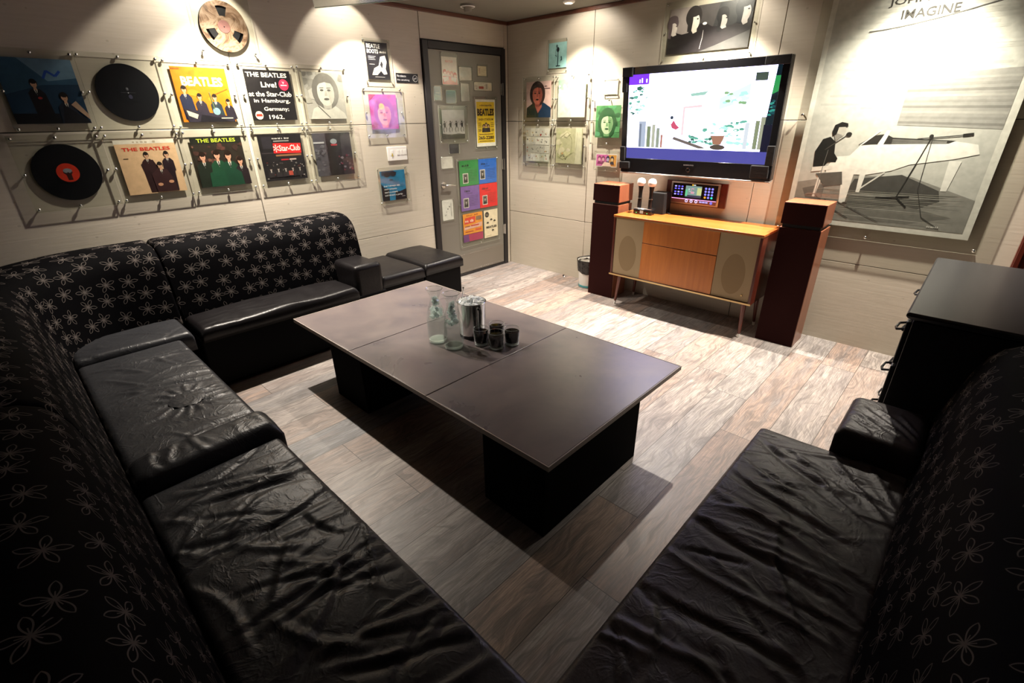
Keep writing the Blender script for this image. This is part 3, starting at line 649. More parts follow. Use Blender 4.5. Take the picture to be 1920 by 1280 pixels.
def ice_heap(name, label, x, y, z0, z1, rad, n, seed, size=.011):
    rg = random.Random(seed); mb = MB()
    for i in range(n):
        h = z0+(z1-z0)*rg.random(); R = max(rad(h)-size*.85, .002); a = rg.uniform(0, 6.28); q = R*math.sqrt(rg.random()); s = size*rg.uniform(.6, 1.05)
        c = Vector((x+q*math.cos(a), y+q*math.sin(a), h)); rot = Matrix.Rotation(rg.uniform(0, 3), 3, Vector((rg.random(), rg.random(), rg.random())).normalized())
        vs = [c+rot @ Vector((sx*s*.6, sy*s*.6, sz*s*.55)) for sx in (-1, 1) for sy in (-1, 1) for sz in (-1, 1)]
        mb.add(vs, [(0, 1, 3, 2), (4, 6, 7, 5), (0, 4, 5, 1), (2, 3, 7, 6), (0, 2, 6, 4), (1, 5, 7, 3)], M['clearice'])
    return tag(mb.build(name, bevel=.0015), label, 'ice', kind='stuff')
for i, (x, y, lab) in enumerate(((1.844, -2.500, 'glass water carafe behind, left of the pair beside the ice bucket'), (1.972, -2.493, 'glass water carafe in front, right of the pair beside the ice bucket'))):
    carafe(x, y, lab)
    w_ = MB().lathe(sc([(.0001, .0145), (.0325, .0145), (.0360, .022), (.0360, .09), (.0352, .098), (.0001, .098)], KR, KZ), M['water'], (x, y, TT), n=40).build('water', smooth=True)
    tag(w_, 'clear water inside the %s carafe' % ('rear left' if i == 0 else 'front right'), 'water', kind='stuff')
    ice_heap('crushed_ice', 'ice filling the shoulder and neck of the %s carafe' % ('rear left' if i == 0 else 'front right'), x, y, TT+.104*KZ, TT+.186*KZ, lambda h: KR*(.034 if (h-TT)/KZ < .113 else max(.034-((h-TT)/KZ-.113)*.30, .0145)), 46, 70+i, .016)
bx, by = 1.928, -2.318; KB, KC = 1.28, 1.32
t = thing('ice_bucket', 'polished steel ice bucket heaped with ice on the low table', 'ice bucket', (bx, by, TT))
MB().lathe(sc([(.0001, .0), (.056, .0), (.056, .012), (.0545, .0125)], KB, KC), M['black'], n=48).build('foot_ring', t, smooth=True)
MB().lathe(sc([(.0001, .0125), (.055, .0125), (.0575, .016), (.062, .150), (.064, .153), (.0625, .155), (.060, .151), (.0555, .02), (.0001, .018)], KB, KC), M['steel'], n=64).build('bucket_body', t, smooth=True)
ha = -.35
def hp(r, z): return (r*math.cos(ha), r*math.sin(ha), z)
hd = MB(); hd.tube([hp(.083, .188), hp(.088, .15), hp(.0885, .09), hp(.086, .03)], .003, M['steel'], 10); hd.build('handle', t, smooth=True)
MB().cyl(hp(.0805, .188), hp(.094, .188), .0065, .005, M['steel'], 14).build('handle_pivot', t, smooth=True)
MB().lathe([(.0001, .0), (.006, .001), (.008, .006), (.006, .011), (.0001, .012)], M['black'], hp(.100, .183), n=14).build('handle_knob', t, smooth=True)
rg = random.Random(4)
cube = MB(); s_ = .017; cube.box(-s_, s_, -s_, s_, -s_*.85, s_*.85, M['ice']); proto = cube.build('ice_cube', bevel=.006, seg=3)
tag(proto, 'cloudy ice cube in the heap filling the steel bucket', 'ice cube', 'ice cubes in the steel bucket')
spots = [(0, 0, .205)]+[(.029*math.cos(a), .029*math.sin(a), .200) for a in (0, 1.3, 2.5, 3.8, 5.1)]+[(.054*math.cos(a+.3), .054*math.sin(a+.3), .188) for a in [k*.698 for k in range(9)]]+[(.026*math.cos(a), .026*math.sin(a), .176) for a in (.5, 2.2, 4.)]
for i, (a, b, c) in enumerate(spots):
    o = proto if i == 0 else proto.copy()
    if i: C.objects.link(o)
    o.location = (bx+a, by+b, TT+c+rg.uniform(-.003, .006)); o.rotation_euler = (rg.uniform(0, 3), rg.uniform(0, 3), rg.uniform(0, 3))
st = MB().tube([(0, 0, 0), (.014, .006, .098)], .002, M['steel'], 8); st.lathe([(.0001, .108), (.004, .107), (.0055, .102), (.004, .097), (.0001, .096)], M['steel'], (.0142, .0062, 0), n=12)
o = st.build('stirrer', smooth=True); o.location = (bx-.050, by-.030, TT+.170); o.rotation_euler = (0, 0, .5); tag(o, 'thin metal stirrer with a ball end stuck in the ice bucket', 'stirrer')
KT = 1.28
def tumbler(x, y, label):
    t = thing('tumbler', label, 'drinking glass', (x, y, TT))
    MB().lathe(sc([(.0001, 0), (.027, 0), (.0305, .004), (.0335, .055), (.0335, .072), (.0330, .073)], KT, KT), M['glass'], n=40).build('glass_body', t, smooth=True)
    MB().lathe([(.026*KT, .001), (.0288*KT, .005), (.0285*KT, .0128), (.0001, .013), (.0001, .001), (.026*KT, .001)], M['basecatch'], n=36).build('thick_base', t, smooth=True)
    MB().tube([(.0330*KT*math.cos(a), .0330*KT*math.sin(a), .073*KT) for a in [2*PI*k/36 for k in range(37)]], .0013, M['rimglass'], 6).build('rim', t, smooth=True)
    d = MB().lathe(sc([(.0001, .0125), (.0278, .0145), (.0306, .053), (.0306, .060), (.0001, .061)], KT, KT), M['dark'], (x, y, TT), n=36).build('dark_refraction', smooth=True)  # dark body stands in for the tabletop refracted by an empty glass
    tag(d, label.replace('small glass tumbler', 'painted dark refraction in the small glass'), 'painted refraction', kind='stuff')
tumbler(2.056, -2.372, 'small glass tumbler nearest the ice bucket, leftmost of four'); tumbler(2.150, -2.352, 'small glass tumbler at the front of the four')
tumbler(2.178, -2.260, 'small glass tumbler at the right of the four'); tumbler(2.070, -2.268, 'small glass tumbler at the back of the four')

# ---------------------------------------------------------------- console, speakers
cx0, cx1, cy0, cy1, cz0, cz1 = 1.615, 2.800, -.42, -.045, .270, .785
t = thing('radio_console', 'mid-century orange wooden radio cabinet with beige grilles under the television', 'console', ((cx0+cx1)/2, -.23, 0))
b = MB(); b.box(cx0, cx0+.018, cy0, cy1, cz0, cz1-.018, M['redwood']); b.box(cx1-.018, cx1, cy0, cy1, cz0, cz1-.018, M['redwood']); b.box(cx0+.018, cx1-.018, cy0, cy1, cz0, cz0+.018, M['redwood']); b.box(cx0+.018, cx1-.018, cy1-.012, cy1, cz0+.018, cz1-.018, M['redwood'])
local(b.build('body', t, bevel=.002))
local(rbox('top', t, cx0-.004, cx1+.004, cy0-.004, cy1, cz1-.0175, cz1, M['toporange'], .003))
ga, gb = 1.895, 2.505
for (a, c, nm) in ((cx0+.020, ga-.002, 'speaker_grille'), (gb+.002, cx1-.020, 'speaker_grille')):
    mb = MB(); mb.box(a, c, cy0+.006, cy0+.016, cz0+.020, cz1-.022, M['grille']); g = local(mb.build(nm, t))
    e = MB(); mx = (a+c)/2; zc = (cz0+cz1)/2-.05
    e.poly([(mx+.083*math.cos(k*2*PI/40), cy0+.0055, zc+.150*math.sin(k*2*PI/40)) for k in range(40)], M['grille2']); q = e.build('speaker_oval', g)
mb = MB(); mb.box(ga, gb, cy0+.002, cy0+.016, .592, cz1-.022, M['orange']); local(mb.build('drop_front', t, bevel=.0015))
mb = MB(); mb.box(ga, gb, cy0+.002, cy0+.016, cz0+.020, .587, M['orange']); local(mb.build('lower_door', t, bevel=.0015))
mb = MB(); mb.box(cx0, cx1, cy0-.003, cy0+.004, cz1-.022, cz1-.018, M['brass']); mb.box(cx0-.006, cx1+.006, cy0-.008, cy0+.0, cz0+.004, cz0+.016, M['brass']); local(mb.build('brass_strip', t))
mb = MB(); mb.cyl((2.73, cy0+.0055, .335), (2.73, cy0-.001, .335), .007, .006, M['brass'], 14); local(mb.build('badge', t))
for (x, y, dx, dy) in ((cx0+.075, cy0+.05, -.02, -.018), (cx1-.055, cy0+.05, .012, -.018), (cx0+.075, cy1-.04, -.02, .014), (cx1-.055, cy1-.04, .012, .014)):
    lg = local(MB().cyl((x, y, cz0), (x+dx, y+dy, .03), .019, .010, M['redwood'], 16).build('leg', t, smooth=True))
    q = MB().cyl((x+dx, y+dy, .030), (x+dx*1.1, y+dy*1.1, .0), .0105, .009, M['white'], 14).build('foot_cap', lg, smooth=True)
def speaker(x0, x1, y0, y1, label):
    t = thing('tower_speaker', label, 'speaker', ((x0+x1)/2, (y0+y1)/2, 0))
    W_ = M['spwood']
    local(rbox('lower_cabinet', t, x0, x1, y0+.010, y1, 0, .835, W_, .003)); local(rbox('neck', t, x0+.012, x1-.012, y0+.012, y1-.012, .8355, .857, M['black'], .001))
    local(rbox('upper_cabinet', t, x0, x1, y0+.010, y1, .8575, 1.0, W_, .003))
    local(rbox('front_panel', t, x0+.002, x1-.002, y0, y0+.0095, .002, .833, M['frontdark'], .002)); local(rbox('front_panel', t, x0+.002, x1-.002, y0, y0+.0095, .8595, .998, M['frontdark'], .002))  # thin near-black maroon panels over both cabinet fronts
    return t
speaker(1.310, 1.572, -.300, -.075, 'tall red-brown wooden tower speaker left of the radio cabinet, in front of the bin')
speaker(2.853, 3.108, -.320, -.090, 'tall red-brown wooden tower speaker right of the radio cabinet, below the large poster')
# bin
t = thing('waste_bin', 'white waste bin with teal foot and black bag behind the left tower speaker', 'bin', (1.188, -.125, 0))
MB().lathe([(.0001, .018), (.088, .018), (.105, .26), (.108, .262), (.103, .262), (.086, .022), (.0001, .022)], M['white'], n=36).build('bin_body', t, smooth=True)
MB().lathe([(.0001, .0), (.091, .0), (.092, .0175), (.0001, .0175)], M['teal'], n=36).build('bin_foot', t, smooth=True)
bg = MB(); rg = random.Random(9); vs = []; n = 48
prof = [(.099, .24), (.110, .268), (.116, .270), (.1155, .24), (.1125, .20), (.110, .165)]
for i in range(n):
    a = 2*PI*i/n; j1 = rg.uniform(-.003, .004)
    for k, (r, z) in enumerate(prof): vs.append(((r+j1*(k > 0)+.002*math.sin(7*a+k))*math.cos(a), (r+j1*(k > 0))*math.sin(a), z+(.03*math.sin(a*1.-.9) if k == 5 else 0)+rg.uniform(-.003, .003)))
bg.add(vs, [(i*6+k, ((i+1) % n)*6+k, ((i+1) % n)*6+k+1, i*6+k+1) for i in range(n) for k in range(5)], M['bag']); bg.build('bin_bag', t, smooth=True)
# door stop
t = thing('door_stop', 'small metal door stop on the floor by the wall beside the bin', 'door stop', (.832, -.05, 0))
MB().lathe([(.0001, 0), (.016, 0), (.016, .004), (.011, .008), (.011, .022), (.0001, .024)], M['steel'], n=20).build('stop_body', t, smooth=True)
MB().cyl((0, -.0115, .014), (0, -.018, .014), .008, .007, M['black'], 12).build('rubber_pad', t)
# microphones on charger
t = thing('microphone_charger', 'black charging base with green lights on the radio cabinet', 'charger', (1.79, -.25, cz1))
MB().box(-.082, .082, -.035, .035, .0, .045, M['gloss']).build('base', t, bevel=.008, seg=3)
MB().box(-.078, .078, -.030, .032, .0455, .050, M['steel']).build('top_plate', t, bevel=.003)
MB().box(-.018, .012, -.0362, -.0352, .010, .034, glow('e8c8a8', .6)).build('display_panel', t)
for sx in (-.05, .048): MB().cyl((sx, -.0345, .014), (sx, -.0365, .014), .0035, .0035, glow('58e878', 2.), 10).build('indicator_light', t)
for sx, lab in ((-.048, 'black microphone with white foam head, left one on the charger'), (.050, 'black microphone with white foam head, right one on the charger')):
    q = thing('microphone', lab, 'microphone', (1.79+sx, -.25, cz1+.0505))
    MB().lathe([(.0001, 0), (.0165, 0), (.0165, .07), (.0150, .10), (.0158, .135), (.020, .163), (.021, .172), (.0001, .172)], M['black'], n=20).build('handle', q, smooth=True)
    MB().lathe([(.0170, .071), (.0195, .072), (.0195, .077), (.0170, .078)], M['steel'], n=20).build('ring', q, smooth=True)
    MB().lathe([(.019, .1725), (.030, .182), (.0335, .198), (.032, .214), (.024, .228), (.010, .234), (.0001, .235)], M['mesh'], n=24).build('foam_head', q, smooth=True)
o = rbox('receiver_box', None, 1.80, 1.925, -.185, -.06, cz1+.0005, .955, M['foam'], .004); tag(o, 'black box standing against the wall behind the microphones', 'box')
o = MB().tube([(1.925+.002, -.12, .80), (1.96, -.13, .79), (2.0, -.10, .7885), (2.05, -.08, .7885), (2.12, -.06, .7885)], .003, M['black'], 8).build('cable', smooth=True); tag(o, 'thin black cable lying on the radio cabinet beside the receiver box', 'cable')

# black chest of drawers
t = thing('chest_of_drawers', 'tall black chest of drawers on the right between the wall poster and the side sofa', 'chest of drawers', (4.0, -1.28, 0))
local(rbox('carcass', t, 3.745, 4.32, -1.755, -.795, .06, .835, M['blackwood'], .003))
pr = MB(); n = 7
for k, (d, z) in enumerate(((.0, .836), (.012, .838), (.030, .848), (.036, .856), (.036, .862), (.030, .868), (.022, .870))): pass
ring = [(.0, .836), (.014, .840), (.028, .848), (.034, .857), (.034, .864), (.028, .870)]
vs = []
for d, z in ring: vs += [(3.735-d+.02, -1.775-d+.03, z), (4.32, -1.775-d+.03, z), (4.32, -.775+d-.03, z), (3.735-d+.02, -.775+d-.03, z)]
fs = [(4*i+k, 4*i+(k+1) % 4, 4*i+4+(k+1) % 4, 4*i+4+k) for i in range(len(ring)-1) for k in range(4)]+[(3, 2, 1, 0), tuple(4*(len(ring)-1)+k for k in range(4))]
pr.add(vs, fs, M['blackwood']); local(pr.build('top', t, smooth=False))
for k in range(4):
    z0 = .085+k*.187
    d = local(MB().box(3.727, 3.7445, -1.735, -.815, z0, z0+.175, M['blackwood']).build('drawer', t, bevel=.004))
    for yy in (-1.55, -1.0):
        m = MB(); m.tube([(3.726, yy-.045, z0+.10), (3.700, yy-.042, z0+.092), (3.694, yy, z0+.086), (3.700, yy+.042, z0+.092), (3.726, yy+.045, z0+.10)], .005, M['black'], 8)
        q = m.build('handle', d, smooth=True)
local(rbox('plinth', t, 3.76, 4.31, -1.74, -.81, 0, .0595, M['blackwood'], .003))

# ---------------------------------------------------------------- television
TVm = Matrix.Translation((2.083, -.150, 1.100)) @ Matrix.Rotation(math.atan2(.065, .768), 4, 'X') @ WT(0, 0)
t = thing('television', 'large flat television with foam corner guards showing a bright street scene', 'television', mat=TVm)
W, H = 1.205, .771
b = MB(); b.box(-W/2, W/2, 0, H, -.065, -.001, M['gloss']); b.build('housing', t, bevel=.006)
b = MB()
b.box(-W/2, W/2, 0, .110, 0, .010, M['gloss']); b.box(-W/2, W/2, H-.052, H, 0, .010, M['gloss']); b.box(-W/2, -W/2+.048, .110, H-.052, 0, .010, M['gloss']); b.box(W/2-.045, W/2, .110, H-.052, 0, .010, M['gloss'])
b.build('bezel', t, bevel=.002)
b = MB(); b.box(-W/2, W/2, -.012, -.0005, -.05, .012, M['silverframe']); b.build('bottom_strip', t, bevel=.003)
# screen picture
sw, sh = W-.048-.045, H-.052-.110
S_ = glow
a = Art(sw, sh, S_('ccc6ff', 6.)); m = a
a.R(0, 0, 1, .135, S_('4c4c9c', 1.2)); a.R(0, .885, .155, 1, S_('6a2ce0', 1.8)); a.W(4, .08, .905, .07, .05, S_('ffffff', 3.))
G1, G2, G3 = S_('a8e8d4', 1.4), S_('70c0a8', 1.), S_('d0f4ec', 2.)
a.blobs(46, .01, .52, .13, .86, .012, .035, [G1, G2, G3, S_('3c8070', .7)], 3); a.blobs(26, .0, .50, .2, .80, .01, .03, [G3, S_('f8fffe', 3.)], 5)
a.R(.0, .155, .085, .48, S_('f6f8ff', 3.)); a.R(.095, .145, .15, .46, S_('b8c4d8', 1.)); a.R(.10, .15, .115, .43, S_('8c98ac', .8))
for k, (x0, x1, y1, c) in enumerate(((.16, .19, .40, '8c9c78'), (.20, .225, .42, 'c8ccb4'), (.235, .26, .38, 'a4b09c'), (.27, .285, .30, 'c88870'))): a.R(x0, .145, x1, y1, S_(c, .9))
a.P([(.40, .78), (.64, .93), (.70, .93), (.45, .76)], S_('f4f4d0', 2.)); a.P([(.46, .76), (.58, .78), (.56, .74), (.47, .73)], S_('a8d8c8', 1.))
a.P([(.66, .70), (.84, .84), (.84, .68), (.66, .58)], S_('c8ecd8', 1.5)); a.blobs(16, .68, .64, .83, .76, .01, .03, [G1, G3, S_('98c890', .9)], 8)
a.R(.86, .86, .93, .94, S_('586c60', .6)); a.P([(.42, .30), (.42, .62), (.55, .64), (.55, .61), (.435, .60), (.435, .30)], S_('f8d0d4', 1.2))
a.blobs(60, .55, .20, .86, .46, .012, .035, [G1, G2, G3, S_('6cb8a0', .9), S_('e0f8f0', 1.4)], 12); a.blobs(20, .48, .2, .66, .30, .01, .028, [G2, S_('3f7c68', .7)], 13)
a.P([(.37, .28), (.58, .17), (.60, .15), (.55, .15), (.36, .25)], S_('8c8078', .7)); a.P([(.63, .30), (.72, .30), (.70, .20), (.65, .20)], S_('c08a70', .8)); a.E(.68, .17, .05, .03, S_('706458', .6))
a.P([(.34, .42), (.36, .47), (.38, .42), (.40, .39), (.42, .40), (.38, .36), (.35, .38)], S_('d85878', 1.)); a.E(.345, .50, .012, .02, S_('405868', .6))
a.R(.84, .16, .865, .44, S_('d8e0e8', 1.1)); a.R(.90, .16, .925, .46, S_('9ca884', .8)); a.R(.93, .16, .955, .50, S_('b8bca0', .8)); a.R(.955, .15, .965, .50, S_('6c7058', .6))
a.P([(.955, .42), (1, .42), (1, 1), (.975, 1)], S_('143848', .35)); a.P([(.965, .72), (1, .75), (1, .90), (.972, .90)], S_('38b060', .8)); a.P([(.965, .70), (1, .58), (1, .72)], S_('0a2838', .3))
a.blobs(14, .965, .50, .995, .66, .008, .02, [S_('1c6c78', .5), S_('40b8a8', .7)], 4); a.R(.95, .135, 1, .42, S_('182048', .35))
o = a.build('screen', t, .110, .004); o.location.x = (.048-.045)/2
for (x, y, wx, wy) in ((-W/2-.002, H-.065, .088, .067), (W/2-.150, H-.050, .152, .052), (-W/2-.002, .028, .092, .055), (W/2-.135, .020, .120, .085)):
    mb = MB(); mb.box(x, x+wx, y, y+wy, .0105, .030, M['foam']); mb.build('corner_guard', t, bevel=.004)
for (x, y, wx, wy) in ((-W/2-.002, H-.17, .040, .105), (-W/2-.002, .09, .044, .11), (W/2-.048, .105, .050, .13)):
    mb = MB(); mb.box(x, x+wx, y, y+wy, .0105, .026, M['foam']); mb.build('edge_guard', t, bevel=.003)
a = Art(.10, .016, M['gloss']); a.T('SAMSUNG', .1, .2, .8, .6, '9a9ca4', .03); a.build('maker_lettering', t, .072, .0125)
MB().lathe([(.010, 0), (.014, .002), (.018, 0)], M['gloss'], n=24).build('power_ring', t, smooth=True).location = (0, .045, .011)
MB().box(-.18, .18, .22, .55, -.135, -.0655, M['black']).build('wall_bracket', t)

# ---------------------------------------------------------------- control panel under the television
t = thing('control_panel', 'backlit touch control panel on a dark red board below the television', 'control panel', mat=WT(2.105, .858))
MB().box(-.252, .252, 0, .186, .0005, .020, M['redwood']).build('backboard', t, bevel=.002)
MB().box(-.202, .202, .008, .180, .0205, .040, M['silverframe']).build('device_body', t, bevel=.004)
a = Art(.372, .150, M['gloss']); P_ = '000000'
a.R(0, 0, 1, .20, '7c6070'); a.R(.0, .19, 1, .225, S_('f0a0d8', 1.6))
a.R(.30, .30, .66, .90, S_('98b8b0', .7)); a.R(.30, .30, .66, .42, S_('4c5068', .6)); a.R(.56, .45, .66, .82, S_('d8e098', .9)); a.R(.30, .36, .35, .70, S_('70d8a0', .9)); a.P([(.42, .50), (.50, .50), (.49, .78), (.43, .78)], S_('e8a8b8', .9)); a.blobs(12, .33, .55, .55, .85, .02, .05, [S_('c8e8e0', .9), S_('88b0a8', .7)], 2)
for r in range(4):
    for c in range(3): a.E(.07+c*.075, .84-r*.125-(.04 if r > 1 else 0), .026, .040, S_('6a60f0' if (r+c) % 3 else 'b0a8ff', 1.3), n=12)
for r in range(4):
    for c in range(3): a.E(.75+c*.072, .82-r*.150, .024, .055, S_('f0a030' if (r, c) == (3, 0) else '30e0c0' if (r, c) == (3, 2) else '8c88ff', 1.3), n=14)
for x in (.35, .46, .57): a.E(x, .115, .034, .085, S_('e8d0f0', 1.4), n=16); a.E(x, .115, .018, .045, S_('8c6c9c', .6), n=12)
for x in (.67, .735, .80): a.R(x-.028, .08, x+.028, .15, S_('b8b0ff', 1.2))
a.E(.90, .105, .03, .07, S_('7c78e8', 1.2), n=14); a.E(.455, .95, .018, .035, S_('f8c030', 1.2), n=12); a.R(.475, .93, .52, .965, S_('ffffff', 1.2))
a.build('touch_screen', t, .019, .042)

# ---------------------------------------------------------------- pictures on the left wall
SL = .31; PS = .395
def sleeve(bg): return Art(SL, SL, bg)
GA = 'square record frames in two rows on the left wall'
def wall_sq(u0, z0, art, label, nm='framed_album', cat='framed album', pw=PS): return panel(nm, label, cat, GA, WL(u0+SL/2, z0-(PS-SL)/2), pw, PS, art, printname='album_sleeve')
# top row
a = sleeve('1c3c58'); a.P([(0, .45), (.5, .6), (1, .62), (1, 1), (0, 1)], '345c78'); a.P([(.3, 1), (1, 1), (1, .72), (.6, .66)], '6c8ca4')
a.Ln([(.55, .70), (.62, .82), (.72, .74), (.80, .82)], .035, '2050b0'); a.man(.40, .62, .055, '181418', lean=.04); a.man(.74, .42, .06, '202838'); a.P([(.62, .0), (.70, .30), (.98, .05), (1, 0)], '14141c'); a.P([(.80, .30), (.88, .36), (1, .15), (1, .06)], 'b89880'); a.E(.42, .40, .03, .02, 'a83028'); a.R(0, 0, .6, .16, '101218')
wall_sq(-3.735, 1.530, a, 'album sleeve with dim blue cover, far left of the upper row, half in shadow', pw=.352)
def vinyl(u, z, label, red):
    t = panel('framed_record', label, 'framed record', GA, WL(u, z-PS/2), PS, PS, None)
    d = MB(); prof = [(.0001, .0), (.148, .0), (.1495, .0008), (.148, .0018)]
    r = .145
    while r > .062: prof += [(r, .0017), (r-.0015, .0014)]; r -= .004
    prof += [(.055, .0018), (.0001, .0018)]
    d.lathe(prof, M['gloss'], n=72); o = d.build('vinyl_disc', t); o.location = (0, PS/2, .0085)
    if red:
        a = Art(.104, .104, M['gloss']); a.E(.5, .5, .48, .48, 'd8361c', n=36); a.P([(.34, .62), (.66, .62), (.70, .50), (.62, .40), (.62, .12), (.42, .12), (.40, .40), (.30, .50)], '3c1410'); a.E(.5, .60, .19, .12, '8c9098'); a.E(.5, .5, .03, .03, '101010')
        a.build('disc_label', t, PS/2-.052, .0106)
    else:
        a = Art(.09, .09, M['gloss']); a.E(.5, .72, .08, .10, '34343a'); a.R(.1, .5, .9, .515, '3c3c42'); a.E(.5, .5, .03, .03, 'a0a0a8'); a.E(.56, .27, .11, .13, '2a283c'); a.W(3, .46, .68, .08, .1, '8c8c94')
        a.build('disc_label', t, PS/2-.045, .0106)
vinyl(-3.208, 1.687, 'plain black vinyl record in the upper row, right of the shadowed blue sleeve', False)
a = sleeve('c4700c'); a.blobs(10, 0, .3, 1, 1, .05, .14, ['cc7a14', 'bc6a0c', 'd08420'], 3); a.R(0, .95, .16, .975, '8c5010')
a.T('BEATLES', .14, .66, .76, .17, 'fff4dc', .035); a.Ln([(.66, .50), (.96, .62)], .016, '80500c')
for x, y, k, c in ((.15, .60, .055, '20243c'), (.40, .47, .05, '2c2430'), (.68, .46, .052, '243038'), (.92, .38, .045, '241c28')): a.man(x, y, k, c, skin='d8a070', foot=.05, lean=.03)
a.P([(.1, 0), (.06, .25), (.3, .22), (.9, .10), (.98, .14), (.98, 0)], '2a2430'); a.P([(.10, .22), (.30, .14), (.26, .06), (.12, .12)], 'c8c0a8'); a.E(.66, .20, .07, .07, '7c98a0'); a.Ln([(.63, .24), (.60, .56)], .018, '5c6840'); a.P([(.3, 0), (.36, .14), (.7, .08), (.9, 0)], '141018'); a.R(.72, .06, .95, .08, 'b8b0a0')
wall_sq(-2.964, 1.527, a, 'orange album sleeve with white block lettering over four seated men')
a = sleeve('161214')
a.T('THE BEATLES', .04, .86, .88, .09, 'e8e0d4', .02); a.T('Live!', .32, .66, .34, .11, 'e8e0d4', .02); a.T('at the Star-Club', .02, .48, .94, .10, 'e8e0d4', .015); a.T('in Hamburg,', .10, .335, .80, .10, 'e8e0d4', .015); a.T('Germany;', .28, .17, .56, .10, 'e8e0d4', .015); a.T('1962.', .36, .02, .34, .09, 'e8e0d4', .015)
a.E(.82, .72, .11, .115, 'c83050', n=24); a.R(.75, .70, .89, .72, 'f0c8cc'); a.T('V', .79, .735, .05, .05, 'f4d0d4'); a.E(.15, .10, .085, .085, 'd8ccb8', n=20); a.P([(.08, .08), (.22, .08), (.21, .13), (.09, .13)], 'b83828')
wall_sq(-2.542, 1.532, a, 'black album sleeve with white typewriter lettering and a red round sticker')
a = sleeve('a4a098'); a.blobs(16, 0, .3, 1, 1, .08, .2, ['908c84', 'b0aca4', '9c988e', '848078'], 5); a.P([(.05, 0), (.15, .22), (.4, .33), (.7, .3), (.95, .12), (1, 0)], 'c4c0b6'); a.Ln([(.28, .28), (.55, .02)], .02, '4c4844'); a.face(.52, .60, .27, '6c6862', 'c8c4ba', 'b0aca2', '55514c', 1.45)
wall_sq(-2.143, 1.536, a, 'grey album sleeve with a black and white portrait of a child')
# bottom row
vinyl(-3.608, 1.278, 'black vinyl record with a red centre label, far left of the lower row', True)
a = sleeve('e2bc94'); a.R(0, .93, 1, 1, 'ece4d4'); a.W(6, .3, .945, .4, .035, 'c0b098'); a.T('THE BEATLES', .10, .80, .80, .065, 'd43828', .03); a.R(.08, .66, .16, .675, '5c4838')
a.P([(.37, .02), (.35, .40), (.33, .55), (.42, .63), (.55, .63), (.60, .50), (.55, .30), (.52, .02)], '2e1618'); a.man(.46, .72, .048, '32181a', foot=.42); a.P([(.72, .02), (.70, .40), (.72, .60), (.84, .60), (.88, .45), (.86, .02)], '24141c'); a.man(.80, .72, .048, '28161e', foot=.40)
a.P([(.48, .02), (.46, .36), (.58, .46), (.74, .44), (.80, .30), (.84, .02)], '3c2022'); a.man(.64, .52, .052, '3c2022', foot=.26); a.E(.56, .16, .045, .03, 'd09878'); a.E(.76, .20, .045, .03, 'd09878')
wall_sq(-3.361, 1.125, a, 'tan album sleeve with red lettering over three men in dark suits')
a = sleeve('2c241c'); a.R(0, .86, 1, 1, '1c1c14'); a.T('THE BEATLES', .12, .89, .76, .075, 'c4d43c', .02); a.blobs(26, 0, .5, 1, .84, .03, .09, ['4c3028', '5c3830', '3c2824', '7c5444'], 9)
for x, y, k, c in ((.16, .62, .085, '20281e'), (.44, .64, .090, '1c4a30'), (.66, .62, .095, '1a4630'), (.90, .50, .080, '281c20')): a.man(min(x, .88), y, k*.85, c, hair='241208', skin='dca488', foot=0)
a.P([(.20, 0), (.22, .28), (.40, .36), (.52, .30), (.55, 0)], '1c4c34'); a.P([(.55, 0), (.56, .32), (.72, .38), (.86, .26), (.88, 0)], '184430')
wall_sq(-2.963, 1.129, a, 'dark green album sleeve with yellow-green lettering over a close group of men')
a = sleeve('1a1618'); a.R(.03, .60, .97, .62, '3c3436'); a.R(.08, .70, .30, .96, '28242a'); a.W(20, .32, .90, .40, .035, 'c8c4c0'); a.R(.34, .85, .70, .87, '989490'); a.P([(.30, .60), (.32, .82), (.97, .80), (.95, .58)], 'c82424'); a.T('Star-Club', .44, .64, .50, .13, 'f4dcd8', .02); a.T('*', .31, .62, .12, .17, 'f4dcd8', .0)
a.R(.34, .53, .94, .57, '8c6040'); a.R(.44, .44, .62, .47, 'a8242c'); a.R(.64, .44, .80, .47, 'c0a8a0'); a.blobs(34, .05, .05, .95, .42, .012, .035, ['686460', '8c8480', '443c3c', 'a49c98', '5c2c28'], 8)
for i in range(5): a.man(.16+i*.17, .26, .03, '2c2628', skin='b0a49c', foot=.08)
a.R(.56, .10, .66, .20, 'b04838')
wall_sq(-2.545, 1.129, a, 'black album sleeve with a red sign banner over small figures')
a = sleeve('201c20'); a.P([(0, 0), (.32, 0), (.33, 1), (0, 1)], '4c4a50'); a.blobs(26, .02, .02, .34, .72, .02, .06, ['5c5a60', '3a383e', '67656a'], 6); a.R(0, .76, .28, .80, 'a8a8ac'); a.P([(.34, 0), (.36, .8), (.52, .82), (.56, 0)], '060506'); a.P([(.70, 0), (.72, .9), (1, 1), (1, 0)], '383238'); a.blobs(20, .6, .05, .98, .5, .02, .05, ['585058', '6c3040', '302a30', '787078'], 7); a.E(.53, .80, .09, .06, '8c9498'); a.P([(.44, .74), (.62, .74), (.61, .70), (.45, .70)], 'a02c34')
wall_sq(-2.146, 1.129, a, 'near-black album sleeve at the right end of the lower row')
